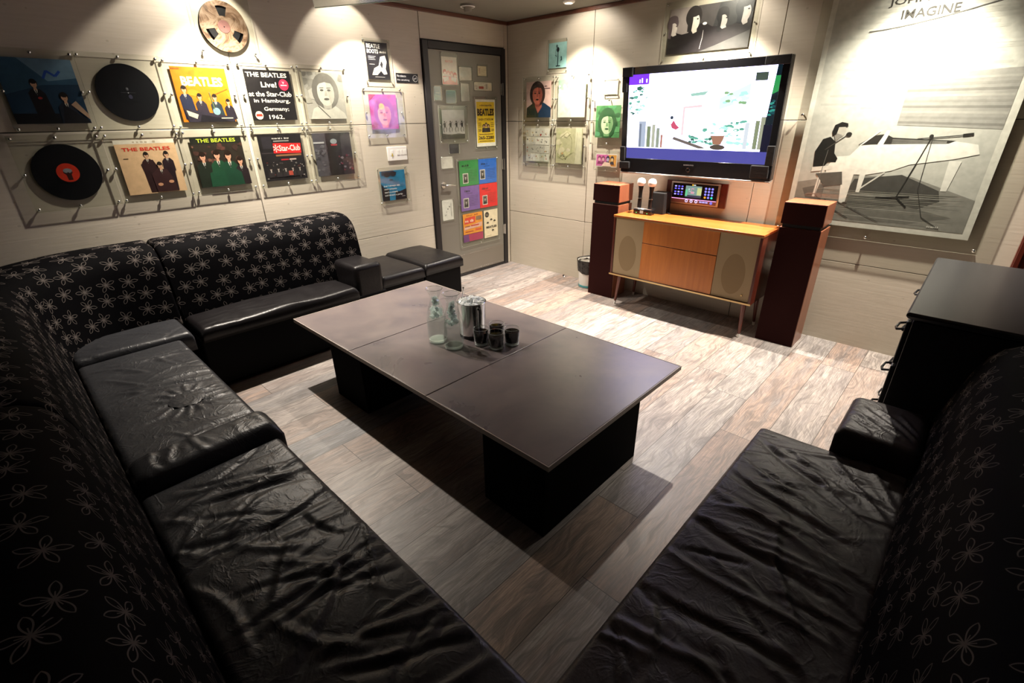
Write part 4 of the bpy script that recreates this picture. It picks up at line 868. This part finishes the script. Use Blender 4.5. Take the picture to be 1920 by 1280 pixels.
# tape reel
t = panel('framed_tape_reel', 'metal tape reel behind a clear sheet high on the left wall', 'tape reel', None, WL(-2.598, 1.915), .345, .345, None, n_bolts=4, out=.030)
d = MB()
nreel = NT('aged_reel_metal', .38); pp = nreel.obj(); q = nreel.noise(pp, 9, 5, .65, 1.6)
nreel.col(nreel.ramp(q, [(.36, (.05, .025, .015)), (.45, (.17, .10, .06)), (.55, (.30, .21, .15)), (.66, (.10, .05, .03))])); nreel.b.inputs['Metallic'].default_value = .25
M['reel'] = nreel.m
def ring_sector(mb, r0, r1, a0, a1, z, m, n=14):
    vs = []; 
    for i in range(n+1):
        a = a0+(a1-a0)*i/n
        for r in (r0, r1): vs.append((r*math.cos(a), r*math.sin(a), z))
    mb.add(vs, [(2*i, 2*i+1, 2*i+3, 2*i+2) for i in range(n)], m)
R1 = .135
nseg = 90; wins = [math.radians(x) for x in (88, 208, 328)]
for z in (.0, .0022):
    ring_sector(d, .0, .058, 0, 2*PI, z, M['reel'], 60); ring_sector(d, .112, R1+.004, 0, 2*PI, z, M['reel'], 72)
    for k in range(3):
        a0 = wins[k]+math.radians(17); a1 = wins[(k+1) % 3]-math.radians(17)
        if a1 < a0: a1 += 2*PI
        ring_sector(d, .058, .112, a0, a1, z, M['reel'], 26)
d.cyl((0, 0, 0), (0, 0, .0022), R1+.004, R1+.004, M['gloss'], 72, caps=False)
q = d.build('reel_flange', t); q.location = (0, .155, .0165)
q = MB().cyl((0, 0, 0), (0, 0, .0135), .095, .095, M['black'], 48).build('wound_tape', t); q.location = (0, .155, .002)
q = MB().lathe([(.0001, .0), (.0001, .0016), (.034, .0016), (.036, .0)], ink('6c4844'), n=40).build('hub_label', t); q.location = (0, .155, .0190)
q = MB().cyl((0, 0, 0), (0, 0, .002), .0035, .003, M['black'], 12).build('spindle_hole', t); q.location = (0, .155, .0206)
q = MB().cyl((0, 0, 0), (0, 0, .0012), R1+.005, R1+.005, M['black'], 60).build('rear_flange', t); q.location = (0, .155, .0005)

# small frames by the door
a = Art(.200, .257, '1c1a22'); a.T('BEATLE', .06, .84, .60, .11, 'e8e4e0', .02); a.T('BOOTS', .06, .70, .50, .11, 'd8d4d0', .02); a.W(8, .62, .72, .30, .05, 'c8c4c0'); a.R(.08, .61, .42, .625, '9c98a0'); a.R(.08, .57, .36, .585, '9c98a0'); a.R(.08, .53, .40, .545, '9c98a0'); a.R(.10, .40, .34, .415, 'a8a4a8')
a.P([(.18, .12), (.30, .30), (.52, .38), (.62, .62), (.84, .66), (.90, .50), (.82, .30), (.88, .16), (.72, .14), (.60, .24), (.42, .12)], 'e4dcd4'); a.P([(.58, .40), (.66, .52), (.72, .42), (.66, .30)], '2a2830'); a.Ln([(.30, .16), (.62, .30)], .02, '8c8480'); a.R(.30, .06, .74, .075, 'a09ca0')
panel('framed_advert', 'small black boot advertisement frame left of the metal door', 'framed picture', None, P_L(-1.622, -1.376, 1.795), .246, .301, a, n_bolts=4, r=.006, inset=.010)
a = Art(.221, .070, '0c0c0e'); a.T('No tobacco', .04, .60, .40, .24, 'd8d8d8', .0); a.T('No smoking', .04, .16, .54, .24, 'd8d8d8', .0)
a.E(.86, .5, .12, .36, 'b8b8b8', n=28); a.E(.86, .5, .10, .31, '0c0c0e', n=28); a.R(.79, .47, .93, .53, 'b8b8b8'); a.Ln([(.79, .30), (.93, .70)], .02, 'b8b8b8')
t = thing('no_smoking_sign', 'small black no-smoking sign on the wall left of the metal door', 'sign', mat=P_L(-1.335, -1.113, 1.802)); a.build('sign_plate', t, 0, .004, .003)
a = Art(.258, .258, 'c83c9c'); a.blobs(14, 0, 0, 1, 1, .10, .24, ['c850a8', 'b83c94', 'd068b8', 'b02c6c'], 4); a.P([(0, .82), (.25, 1), (0, 1)], 'b01c30'); a.face(.50, .46, .30, 'a83494', 'f0a0a0', 'e86c84', 'a02c60', 1.6); a.E(.42, .66, .10, .09, 'f0b878')
panel('framed_portrait', 'magenta portrait of a long-haired man under a clear sheet left of the door', 'framed picture', None, P_L(-1.675, -1.302, 1.386), .373, .377, a, ax=-.005, ay=.066)
t = thing('switch_plate', 'white wall switch plate with a small display and three buttons', 'light switch', mat=P_L(-1.505, -1.305, 1.200))
MB().box(-.10, .10, 0, .112, .0005, .010, M['white']).build('plate', t, bevel=.003)
for x in (-.055, .008, .045, .078):
    MB().box(x-.012, x+.012, .045, .085, .0102, .013, M['white']).build('switch_button', t, bevel=.001)
MB().box(-.060, -.050, .035, .06, .0132, .0138, ink('b8a020')).build('indicator_window', t)
a = Art(.250, .248, '1c8cc0'); a.blobs(8, 0, .3, 1, 1, .1, .2, ['2498cc', '1c80b0'], 2); a.P([(0, 0), (1, 0), (1, .35), (.72, .28), (.55, .30), (.52, .0), (.28, 0), (.3, .4), (.1, .45), (0, .6)], '0c1420'); a.P([(.05, 1), (.05, .86), (.5, .82), (.55, 1)], '184460'); a.E(.27, .88, .13, .085, '0c1c2c'); a.E(.52, .89, .12, .085, '0c1c2c'); a.Ln([(.1, .93), (.66, .93)], .03, '0c1c2c'); a.E(.42, .70, .08, .03, '105878')
for i, (s_, w_) in enumerate((('but I always say,', .66), ("one's company,", .52), ("two's a crowd,", .54), ("and three's a party.", .74))): a.T(s_, .10, .46-.105*i, w_, .075, 'f4f8fa', .03)
a.R(.80, .10, .94, .115, 'c8d0d8')
panel('framed_quote', 'blue print with white quotation and sunglasses, below the switch plate', 'framed picture', None, P_L(-1.635, -1.325, .845), .310, .308, a, n_bolts=4)

# ---------------------------------------------------------------- things screwed to the metal door (face x = .012)
DX = .0122
def dpan(nm, label, u0, u1, z0, z1, art, mu=.006, mz=.006, nb=4, r=.004, cat='small picture', group=None, out=.012, top=None):
    pw = u1-u0+2*mu; ph = z1-z0+2*mz+(top or 0)
    return panel(nm, label, cat, group, WL((u0+u1)/2, z0-mz, DX), pw, ph, art, ay=mz, n_bolts=nb, out=out, r=r, inset=.006 if r < .005 else .014)
a = Art(.175, .217, 'ece4d8'); a.T('BEATLES', .25, .80, .50, .08, 'e89c90', .02); a.P([(.05, .30), (.0, 0), (1, 0), (.98, .30)], 'c83c34'); a.P([(.1, .08), (.5, .2), (.9, .08), (.95, .26), (.5, .30), (.05, .26)], 'e8e0dc'); a.P([(.4, 0), (.6, 0), (.58, .3), (.42, .3)], 'c02c30')
for x, y in ((.18, .45), (.40, .42), (.62, .40), (.84, .36)): a.E(x, y, .12, .10, 'b83c34'); a.E(x, y-.05, .075, .06, 'f0d0c4')
a.R(0, 0, 1, .05, 'd03c38')
dpan('framed_flyer', 'red and cream flyer with four heads, top left of the metal door', -.859, -.679, 1.803, 2.021, a, top=.025)
a = Art(.150, .105, 'd8d0c4'); a.blobs(4, .1, .1, .9, .9, .1, .2, ['dcd6cc', 'd2cabc'], 1); dpan('framed_card', 'blank pale card on the door right of the red and cream flyer', -.656, -.506, 1.845, 1.950, a)
a = Art(.110, .080, 'dccfae'); a.R(.1, .2, .3, .8, 'c8ac94'); a.R(.4, .6, .9, .64, 'a89474'); a.R(.4, .4, .85, .44, 'a89474'); dpan('framed_ticket', 'small cream ticket near the top right of the metal door', -.424, -.312, 1.888, 1.970, a, mu=.012, mz=.012)
a = Art(.072, .110, '7c98a4'); a.P([(0, 0), (1, 0), (1, .3), (0, .45)], '90a8a8'); a.R(.2, .5, .8, .54, 'b8c4c4'); dpan('framed_card', 'narrow blue-grey card at the left edge of the door below the flyer', -.958, -.887, 1.676, 1.786, a, mu=.010)
a = Art(.115, .100, '302c54'); a.P([(.6, 0), (1, 0), (1, 1), (.8, 1)], '282850'); a.R(.1, .75, .6, .8, '48447c'); dpan('framed_card', 'dark navy square card on the door above the jumping figures', -.829, -.714, 1.654, 1.754, a)
a = Art(.100, .145, 'c0b8b0'); [a.R(.15, .85-.09*i, .85, .86-.09*i, 'a49c94') for i in range(8)]; dpan('framed_note', 'grey printed note on the door left of the yellow concert poster', -.648, -.548, 1.671, 1.816, a)
a = Art(.230, .070, 'dcd4c4'); a.blobs(26, .03, .1, .60, .9, .02, .05, ['4c4844', '6c6460', 'a83c2c', '8c8884'], 3); a.R(.25, .2, .52, .5, 'a04430'); a.R(.78, .12, .97, .88, 'e8dcc4'); a.R(.64, .2, .74, .8, 'b0a898'); dpan('framed_strip', 'wide small collage strip on the door above the yellow concert poster', -.477, -.246, 1.764, 1.833, a)
a = Art(.270, .247, 'bab6b4'); a.P([(0, 0), (1, 0), (1, .16), (.7, .19), (.4, .15), (0, .2)], '34302e'); a.R(0, .16, 1, .17, '7c7874')
for x in (.10, .35, .62, .87):
    a.E(x, .60, .025, .03, '181614'); a.P([(x-.04, .56), (x+.05, .56), (x+.04, .42), (x-.03, .42)], '181614'); a.Ln([(x, .44), (x-.06, .34), (x-.03, .24)], .022, '181614'); a.Ln([(x+.02, .44), (x+.08, .36), (x+.06, .26)], .022, '181614'); a.Ln([(x-.03, .55), (x-.08, .48)], .015, '181614'); a.Ln([(x+.03, .55), (x+.09, .60)], .015, '181614')
dpan('framed_photo', 'black and white photo of four jumping figures on the metal door', -.895, -.625, 1.350, 1.597, a, mu=.040, mz=.036, nb=8, r=.0065, out=.016)
a = Art(.262, .422, 'ece8dc'); a.R(.04, .08, .96, .95, 'f0cc20'); a.W(14, .16, .86, .66, .035, '5c3c10'); a.T('BEATLES', .07, .66, .86, .15, '38240c', .05); a.T('SHEA STADIUM', .12, .56, .76, .045, '5c3c10', .02)
for y in (.50, .46, .42): a.R(.10, y, .26, y+.014, '7c5810'); a.R(.74, y, .90, y+.014, '7c5810')
a.T('23', .10, .33, .14, .05, '4c3008', .03); a.T('23', .76, .33, .14, .05, '4c3008', .03)
for x, y in ((.38, .44), (.50, .47), (.62, .44)): a.E(x, y, .07, .045, '38241c'); a.E(x, y-.01, .045, .03, 'c89c70')
a.P([(.28, .31), (.30, .40), (.70, .40), (.72, .31)], '2c1c18'); a.R(.14, .26, .86, .275, '7c5810'); a.T('265-2280', .10, .155, .80, .075, '38240c', .03); a.R(.14, .11, .86, .122, '7c5810')
dpan('framed_concert_poster', 'yellow concert poster with large dark lettering on the metal door', -.474, -.212, 1.266, 1.688, a, mu=.024, mz=.026, nb=8, r=.0055, out=.016)
a = Art(.118, .084, '2c2838'); a.R(.1, .6, .9, .9, '403c4c'); dpan('framed_card', 'dark card on the door just under the jumping figures photo', -.829, -.711, 1.222, 1.306, a, mz=.004)
a = Art(.138, .104, 'dcd8d0'); a.blobs(3, .1, .3, .9, .8, .05, .1, ['d2cec6'], 1); dpan('framed_card', 'white card on the door above the lever handle', -.932, -.796, 1.094, 1.198, a)
a = Art(.134, .196, 'e4e2dc')
for x, y, s_ in ((.22, .22, 'TE'), (.34, .38, 'S'), (.46, .52, 'T'), (.60, .62, 'EB')): a.W(len(s_)+1, x, y, .12, .07, '3c3c3c')
a.R(.78, .15, .80, .85, '8c8c88'); a.R(.86, .15, .875, .80, '8c8c88'); dpan('framed_note', 'white note with slanted black symbols on the door below the lever handle', -.960, -.825, .611, .807, a)
# large multi-picture frame
t = panel('framed_collage', 'tall clear sheet holding four coloured pages and two posters on the lower metal door', 'framed collage', None, WL(-.4755, .305, DX), .562, .862, None, n_bolts=8, out=.020, r=.0055, inset=.014)
def page(nm, u0, u1, z0, z1, a, lab=None):
    o = a.build(nm, t, z0-.305, .0105); o.location.x = (u0+u1)/2+.4755
    if lab: o['label'] = lab
def profile_page(bg, nm, px, py, lab, u0, z0, word):
    a = Art(.254, .238, bg); dk = '14181c'; a.W(word, .14, .76, .36, .08, dk); a.R(.3, .70, .62, .712, dk)
    for i in range(7): a.R(.42, .58-.065*i, .9, .588-.065*i, dk if i % 2 else '283038')
    a.R(px, py, px+.28, py+.40, 'd8d4cc'); a.R(px+.03, py+.03, px+.25, py+.37, '5c5854'); a.man(px+.14, py+.26, .048, '1c1a1a', foot=py+.03, skin='c8c0b8'); page(nm, u0, u0+.254, z0, z0+.238, a, lab)
profile_page('2c8a44', 'green_page', .16, .10, 'green page', -.726, .912, 4); profile_page('2468c8', 'blue_page', .06, .18, 'blue page', -.469, .912, 7)
profile_page('7c5aa4', 'purple_page', .12, .12, 'purple page', -.723, .670, 6); profile_page('e01c20', 'red_page', .14, .12, 'red page', -.466, .670, 5)
a = Art(.270, .208, 'e8962c'); a.W(12, .18, .88, .6, .05, 'a03818'); a.P([(.05, .50), (.10, .80), (.62, .84), (.60, .54)], 'd84030'); a.W(7, .10, .58, .44, .13, 'f4dcc8'); a.R(.66, .62, .94, .82, '8c6c50'); a.P([(.04, .36), (.5, .44), (.96, .50), (.95, .28), (.4, .26), (.05, .22)], 'e0b0a0'); a.R(.08, .36, .34, .40, '7c2c20'); a.R(.38, .36, .80, .42, 'b83020'); a.R(.1, .10, .5, .14, 'a84018'); a.R(.6, .12, .92, .2, 'd85030'); page('orange_poster', -.712, -.442, .430, .638, a, 'orange poster with red bands')
a = Art(.276, .074, '6c3878'); a.P([(.3, 0), (1, 0), (1, 1), (.25, 1)], 'a82c58'); page('magenta_strip', -.716, -.440, .352, .426, a, 'magenta and purple strip')
a = Art(.203, .290, 'e8d8bc'); a.E(.22, .84, .15, .10, '241c1c'); a.R(.12, .85, .32, .86, 'c8b8a0'); a.R(.12, .81, .32, .82, 'c8b8a0')
for x, y in ((.52, .62), (.26, .52), (.76, .56), (.62, .22)): a.E(x, y, .085, .06, '201810', 0, 180); a.E(x, y-.01, .05, .03, 'd8c4a4', 180, 360)
a.T('BEATLES', .14, .34, .76, .08, '201810', .04); a.R(.1, .06, .5, .07, '8c7c64'); page('cream_poster', -.419, -.216, .347, .637, a, 'cream poster with dark hair shapes')

# ---------------------------------------------------------------- pictures on the television wall
GT = 'square record frames left of the television'
a = Art(.205, .200, 'a8d8d8'); a.E(.46, .86, .05, .06, '3c5c60'); a.E(.52, .72, .08, .10, '18242c'); a.Ln([(.42, .82), (.40, .62), (.44, .45)], .02, '48646c'); a.Ln([(.53, .64), (.52, .10)], .05, '2c4850'); a.Ln([(.38, .52), (.46, .44)], .03, '385860'); a.P([(.66, .26), (.76, .30), (.74, .46), (.68, .44), (.70, .34)], '20484c'); a.R(.42, .06, .66, .10, '20343c')
panel('framed_print', 'small pale blue print with dark ink figure above the portrait sleeves', 'framed picture', None, P_T(.522, .751, 1.905), .225, .255, a, n_bolts=4, r=.005, inset=.009, out=.016)
def t_sq(u, z, art, label): return panel('framed_album', label, 'framed album', GT, WT(u, z-PS/2), PS, PS, art, printname='album_sleeve', out=.036)
a = sleeve('d8b4ac'); a.P([(0, 0), (.02, .28), (.3, .42), (.7, .42), (.98, .28), (1, 0)], '1c2c28'); a.P([(.5, 0), (.55, .4), (.75, .4), (1, .26), (1, 0)], '14304c'); a.P([(.36, .5), (.62, .5), (.64, .30), (.48, .12), (.36, .32)], 'a85c4c'); a.W(5, .74, .84, .2, .04, '54343c'); a.R(.74, .79, .96, .81, '54343c'); a.face(.46, .66, .25, '34201c', 'b4604c', '8c4438', '2c1814', 1.4)
t_sq(.431, 1.678, a, 'pink album sleeve with portrait of a man in a dark jacket')
a = sleeve('b8c4b0'); a.P([(0, .75), (1, .7), (1, 1), (0, 1)], '90a898'); a.blobs(26, .02, .62, .7, .86, .03, .08, ['e4e4dc', 'd4d8cc', 'c8ccc0'], 5); a.P([(0, 0), (.5, 0), (.5, .62), (.0, .65)], 'c4c8bc'); a.P([(.5, 0), (1, 0), (1, .7), (.45, .66)], 'dcdcd0'); a.blobs(10, .1, .1, .5, .5, .05, .1, ['ccccc0', 'bcc0b4'], 8)
t_sq(.828, 1.677, a, 'pale washed-out green and white album sleeve right of the portrait sleeve')
a = sleeve('c8c4b8')
for i in range(5):
    for j in range(4):
        rg = random.Random(i*7+j); a.R(.02+i*.196, .02+j*.245, .20+i*.196, .25+j*.245, rg.choice(['d8d4c8', 'c0bcb0', 'e0dcd0', 'ccc8bc'])); a.blobs(3, .05+i*.19, .06+j*.24, .16+i*.19, .2+j*.24, .02, .04, ['8c8880', 'a8a498', 'b06c58', '6c6864', 'c8b080'], i*9+j)
a.E(.64, .80, .03, .03, 'b02c20')
t_sq(.424, 1.274, a, 'white collage album sleeve with many small pictures, lower left of four')
a = sleeve('b8b490'); a.blobs(16, .05, .1, .6, .9, .08, .18, ['c8c498', 'ccc4a8', 'b4b488', 'd0c8a8'], 3); a.Ln([(.08, .2), (.2, .75), (.45, .9), (.62, .7), (.6, .3), (.3, .12), (.08, .2)], .01, '8c8c60'); a.R(.75, .0, .98, 1, 'd0ccb0'); a.Ln([(.75, .1), (.82, .9)], .012, 'a8a480'); a.blobs(6, .2, .1, .4, .3, .03, .06, ['c8a070', 'a8a880'], 5)
t_sq(.815, 1.274, a, 'faded yellow-green map-like album sleeve, lower right of four')
a = Art(.137, .108, 'd8d4bc'); a.R(.05, .05, .95, .95, 'dedac4'); panel('framed_card', 'small blank cream card frame at the left edge of the television', 'framed picture', None, P_T(1.161, 1.301, 1.690), .145, .122, a, n_bolts=4, r=.0045, inset=.006, out=.016)
a = Art(.252, .255, '4c8c54'); a.blobs(20, 0, 0, 1, 1, .10, .2, ['3c7c48', '5ca468', '2c6038', '58a070'], 4); a.face(.48, .46, .30, '2c5c34', 'c8d8b4', '78a470', '305c38', 1.6)
panel('framed_portrait', 'green tinted portrait of a long-haired man at the left edge of the television', 'framed picture', None, P_T(1.062, 1.408, 1.290), .372, .378, a, ax=-.003, ay=.066, out=.036)
a = Art(.225, .112, 'ece4e0'); a.R(.03, .06, .60, .92, 'e070b8'); a.R(.60, .06, .97, .92, 'e8a848')
for x, c, d in ((.18, '983470', 'f0b8c8'), (.36, '8c3c68', 'e8b0c4'), (.58, '2c2c58', 'c8b8d8'), (.78, '342438', 'e8c890')): a.E(x, .64, .085, .2, c); a.E(x, .56, .06, .13, d); a.P([(x-.1, .22), (x-.07, .42), (x+.07, .42), (x+.1, .22)], c)
a.P([(.3, .06), (.75, .06), (.68, .34), (.42, .38)], 'f4d8c8')
panel('framed_print', 'small pink and yellow print of four heads below the green portrait', 'framed picture', None, P_T(1.118, 1.360, 1.075), .255, .175, a, ay=.035, n_bolts=6, r=.005, inset=.010, out=.030)
# group photo above the television
a = Art(.610, .290, '5c5450'); a.P([(0, .0), (.42, 0), (.40, 1), (0, 1)], 'a89c98'); a.P([(.4, 0), (1, 0), (1, 1), (.36, 1)], '484444'); a.P([(.5, 0), (1, 0), (1, 1), (.62, 1)], '343436')
a.P([(0, 0), (0, .36), (.09, .48), (.18, .42), (.26, .44), (.33, .60), (.46, .62), (.55, .52), (.66, .50), (.78, .50), (.86, .56), (.96, .56), (1, .60), (1, 0)], '241f22'); a.P([(.42, 0), (1, 0), (1, .36), (.6, .1)], '4c4a4a')
for x, y, k, hr, sk in ((.055, .62, .075, '6c5c60', 'ece0d8'), (.315, .72, .105, '2c2828', 'ece2d6'), (.665, .66, .075, '1c1c1e', 'b8b0ac'), (.90, .78, .105, '141820', 'c4bcb8')):
    h = .61/.29; a.E(x, y+.06, k*.95, k*h*.95*1.1, hr); a.E(x+.012, y-.06, k*.62, k*h*.85, sk); a.P([(x-.03, y-.06-k*h*.6), (x+.05, y-.06-k*h*.6), (x+.055, y-k*h*1.25), (x+.01, y-k*h*1.4)], sk); a.P([(x-k*.64, y-.25), (x-k*.64, y+.12), (x-.01, y+.12), (x-.006, y-.02), (x-.016, y-.28)], hr); a.E(x+.05, y+.0, .012, .016, hr); a.E(x, y+.16, k*.8, k*h*.5, hr)
a.E(.46, .60, .026, .03, 'fff8f0'); a.Ln([(.43, .06), (.45, .30), (.452, .46)], .006, 'b8b0b0')
panel('framed_group_photo', 'wide black and white photo of four heads above the television', 'framed picture', None, P_T(1.672, 2.358, 1.900), .686, .388, a, ay=.052, n_bolts=8, r=.006, out=.018)
# large poster
PW, PH = 1.010, 1.38
a = Art(PW, PH, 'dedcd4'); nm_ = 'photo'
def G(u, z): return ((u-2.80)/PW, (z-.835)/PH)
def PP(pts, c): a.P([G(*q) for q in pts], c)
a.R(.03, .025, .965, .985, 'c2c1bb')
rg = random.Random(2)
for i in range(26):
    z = 1.55+i*.024; x0 = rg.uniform(2.84, 3.1); x1 = rg.uniform(3.3, 3.77); PP([(x0, z), (x1, z-.004), (x1, z+.008), (x0, z+.012)], rg.choice(['b6b5b0', 'cac9c3', 'bcbbb5']))
PP([(3.30, 1.46), (3.775, 1.44), (3.775, 1.74), (3.30, 1.72)], '9c9a96')
for i in range(9): PP([(3.30, 1.47+i*.028), (3.775, 1.455+i*.03), (3.775, 1.468+i*.03), (3.30, 1.482+i*.028)], ['85837f', '92908c', 'a8a6a1'][i % 3])
PP([(2.835, 1.10), (3.1, 1.16), (3.45, 1.17), (3.775, 1.06), (3.775, .87), (2.835, .87)], '908e88')
PP([(2.87, 1.06), (3.0, 1.10), (3.0, .99), (2.90, 1.0)], '6a6864'); PP([(3.10, .96), (3.16, 1.14), (3.4, 1.18), (3.60, 1.10), (3.62, 1.04), (3.5, .97), (3.3, .93)], '4c4a47'); PP([(3.1, .92), (3.45, 1.0), (3.7, .95), (3.5, .89), (3.2, .88)], '75736e')
for i in range(18): PP([(rg.uniform(2.86, 3.3), .89+i*.010), (rg.uniform(3.4, 3.77), .885+i*.011), (rg.uniform(3.4, 3.77), .890+i*.011), (3.0, .896+i*.010)], rg.choice(['838179', '9b9992', '7a7872']))
# piano
PP([(2.985, 1.20), (3.02, 1.27), (3.10, 1.28), (3.14, 1.34), (3.30, 1.36), (3.60, 1.375), (3.70, 1.36), (3.72, 1.31), (3.62, 1.28), (3.42, 1.24), (3.34, 1.20), (3.22, 1.17), (3.12, 1.165), (2.99, 1.16)], 'eceae4')
PP([(3.13, 1.345), (3.20, 1.40), (3.26, 1.41), (3.30, 1.39), (3.60, 1.378), (3.57, 1.362), (3.3, 1.352)], '34322f'); PP([(3.23, 1.35), (3.26, 1.43), (3.28, 1.43), (3.26, 1.35)], 'e8e6e0'); a.Ln([G(3.14, 1.34), G(3.23, 1.43)], .006, 'e4e2dc')
for i in range(4): a.Ln([G(3.30, 1.355+i*.008), G(3.56, 1.362+i*.004)], .0025, '8c8a86')
for x0, w0, z1, x1 in ((3.08, .05, .985, 3.11), (3.18, .025, 1.06, 3.19), (3.60, .04, 1.10, 3.61)): PP([(x0, 1.2 if x0 < 3.5 else 1.27), (x0+w0*1.4, 1.2 if x0 < 3.5 else 1.27), (x1+w0*.6, z1), (x1-.005, z1)], 'e6e4de')
a.Ln([G(3.31, 1.19), G(3.19, 1.07)], .007, 'd8d6d0'); PP([(2.95, 1.17), (2.98, 1.19), (2.955, 1.01), (2.94, 1.01)], 'e0ded8'); PP([(2.93, 1.16), (3.08, 1.18), (3.10, 1.10), (3.0, 1.08)], '5c5a56'); PP([(2.90, 1.17), (3.02, 1.19), (3.02, 1.215), (2.90, 1.20)], 'e4e2dc')
a.E(*G(3.14, .985), .014, .006, '3a3836')
# player
PP([(2.905, 1.20), (2.895, 1.30), (2.925, 1.375), (2.965, 1.39), (3.0, 1.36), (3.01, 1.29), (3.035, 1.26), (3.03, 1.235), (2.985, 1.235), (2.97, 1.21)], '201f1e')
a.E(*G(3.01, 1.425), .034, .028, 'b8b4ac'); PP([(2.968, 1.42), (2.975, 1.46), (3.01, 1.478), (3.045, 1.47), (3.05, 1.45), (3.0, 1.447), (2.995, 1.40), (2.975, 1.395)], '1e1c1b'); PP([(2.985, 1.395), (3.0, 1.41), (3.03, 1.40), (3.0, 1.36)], '8c8882')
a.Ln([G(2.95, 1.31), G(3.055, 1.40)], .004, '4a4845'); a.E(*G(3.065, 1.405), .016, .010, '2a2826'); a.Ln([G(2.97, 1.31), G(2.96, 1.17), G(2.955, 1.02)], .0035, '6a6865')
for q in ((2.90, 1.02), (3.0, .995)): a.Ln([G(2.955, 1.03), G(*q)], .0035, '6a6865')
# microphone stand
a.Ln([G(3.42, 1.385), G(3.60, 1.405), G(3.66, 1.415)], .004, '383634'); a.Ln([G(3.62, 1.408), G(3.665, 1.415)], .010, '2c2a28'); a.Ln([G(3.485, 1.395), G(3.46, 1.28), G(3.405, 1.045)], .006, '2c2a28'); a.E(*G(3.482, 1.40), .010, .008, '2c2a28')
for q in ((3.30, 1.035), (3.47, 1.055), (3.47, .99)): a.Ln([G(3.405, 1.045), G(*q)], .007, '2a2826')
a.Ln([G(3.49, 1.39), G(3.50, 1.10), G(3.56, .94), G(3.66, .88)], .0035, '3c3a38'); a.Ln([G(3.02, 1.0), G(3.1, .93), G(3.18, .89)], .0035, '3c3a38'); a.Ln([G(3.1, .99), G(3.35, .885)], .003, '55534f')
# lettering and arc
a.T('JOHN LENNON', *G(3.095, 2.075), .50, .030, '3a3836', .01, .03); a.T('IMAGINE', *G(3.17, 2.012), .255, .032, '3a3836', .01, .03)
a.Ln([G(3.03+i*.075, 1.965+.013*(i/9)**1.5*9) for i in range(10)], .0035, '585654')
a.W(6, *G(3.60, .885), .06, .008, 'd4d2cc')
panel('framed_poster', 'huge black and white poster of a pianist at a white grand piano', 'poster', None, WT(3.310, .757), 1.130, 1.53, a, ax=-.005, ay=.078, n_bolts=8, r=.010, out=.042, inset=.022, printname='poster_print')
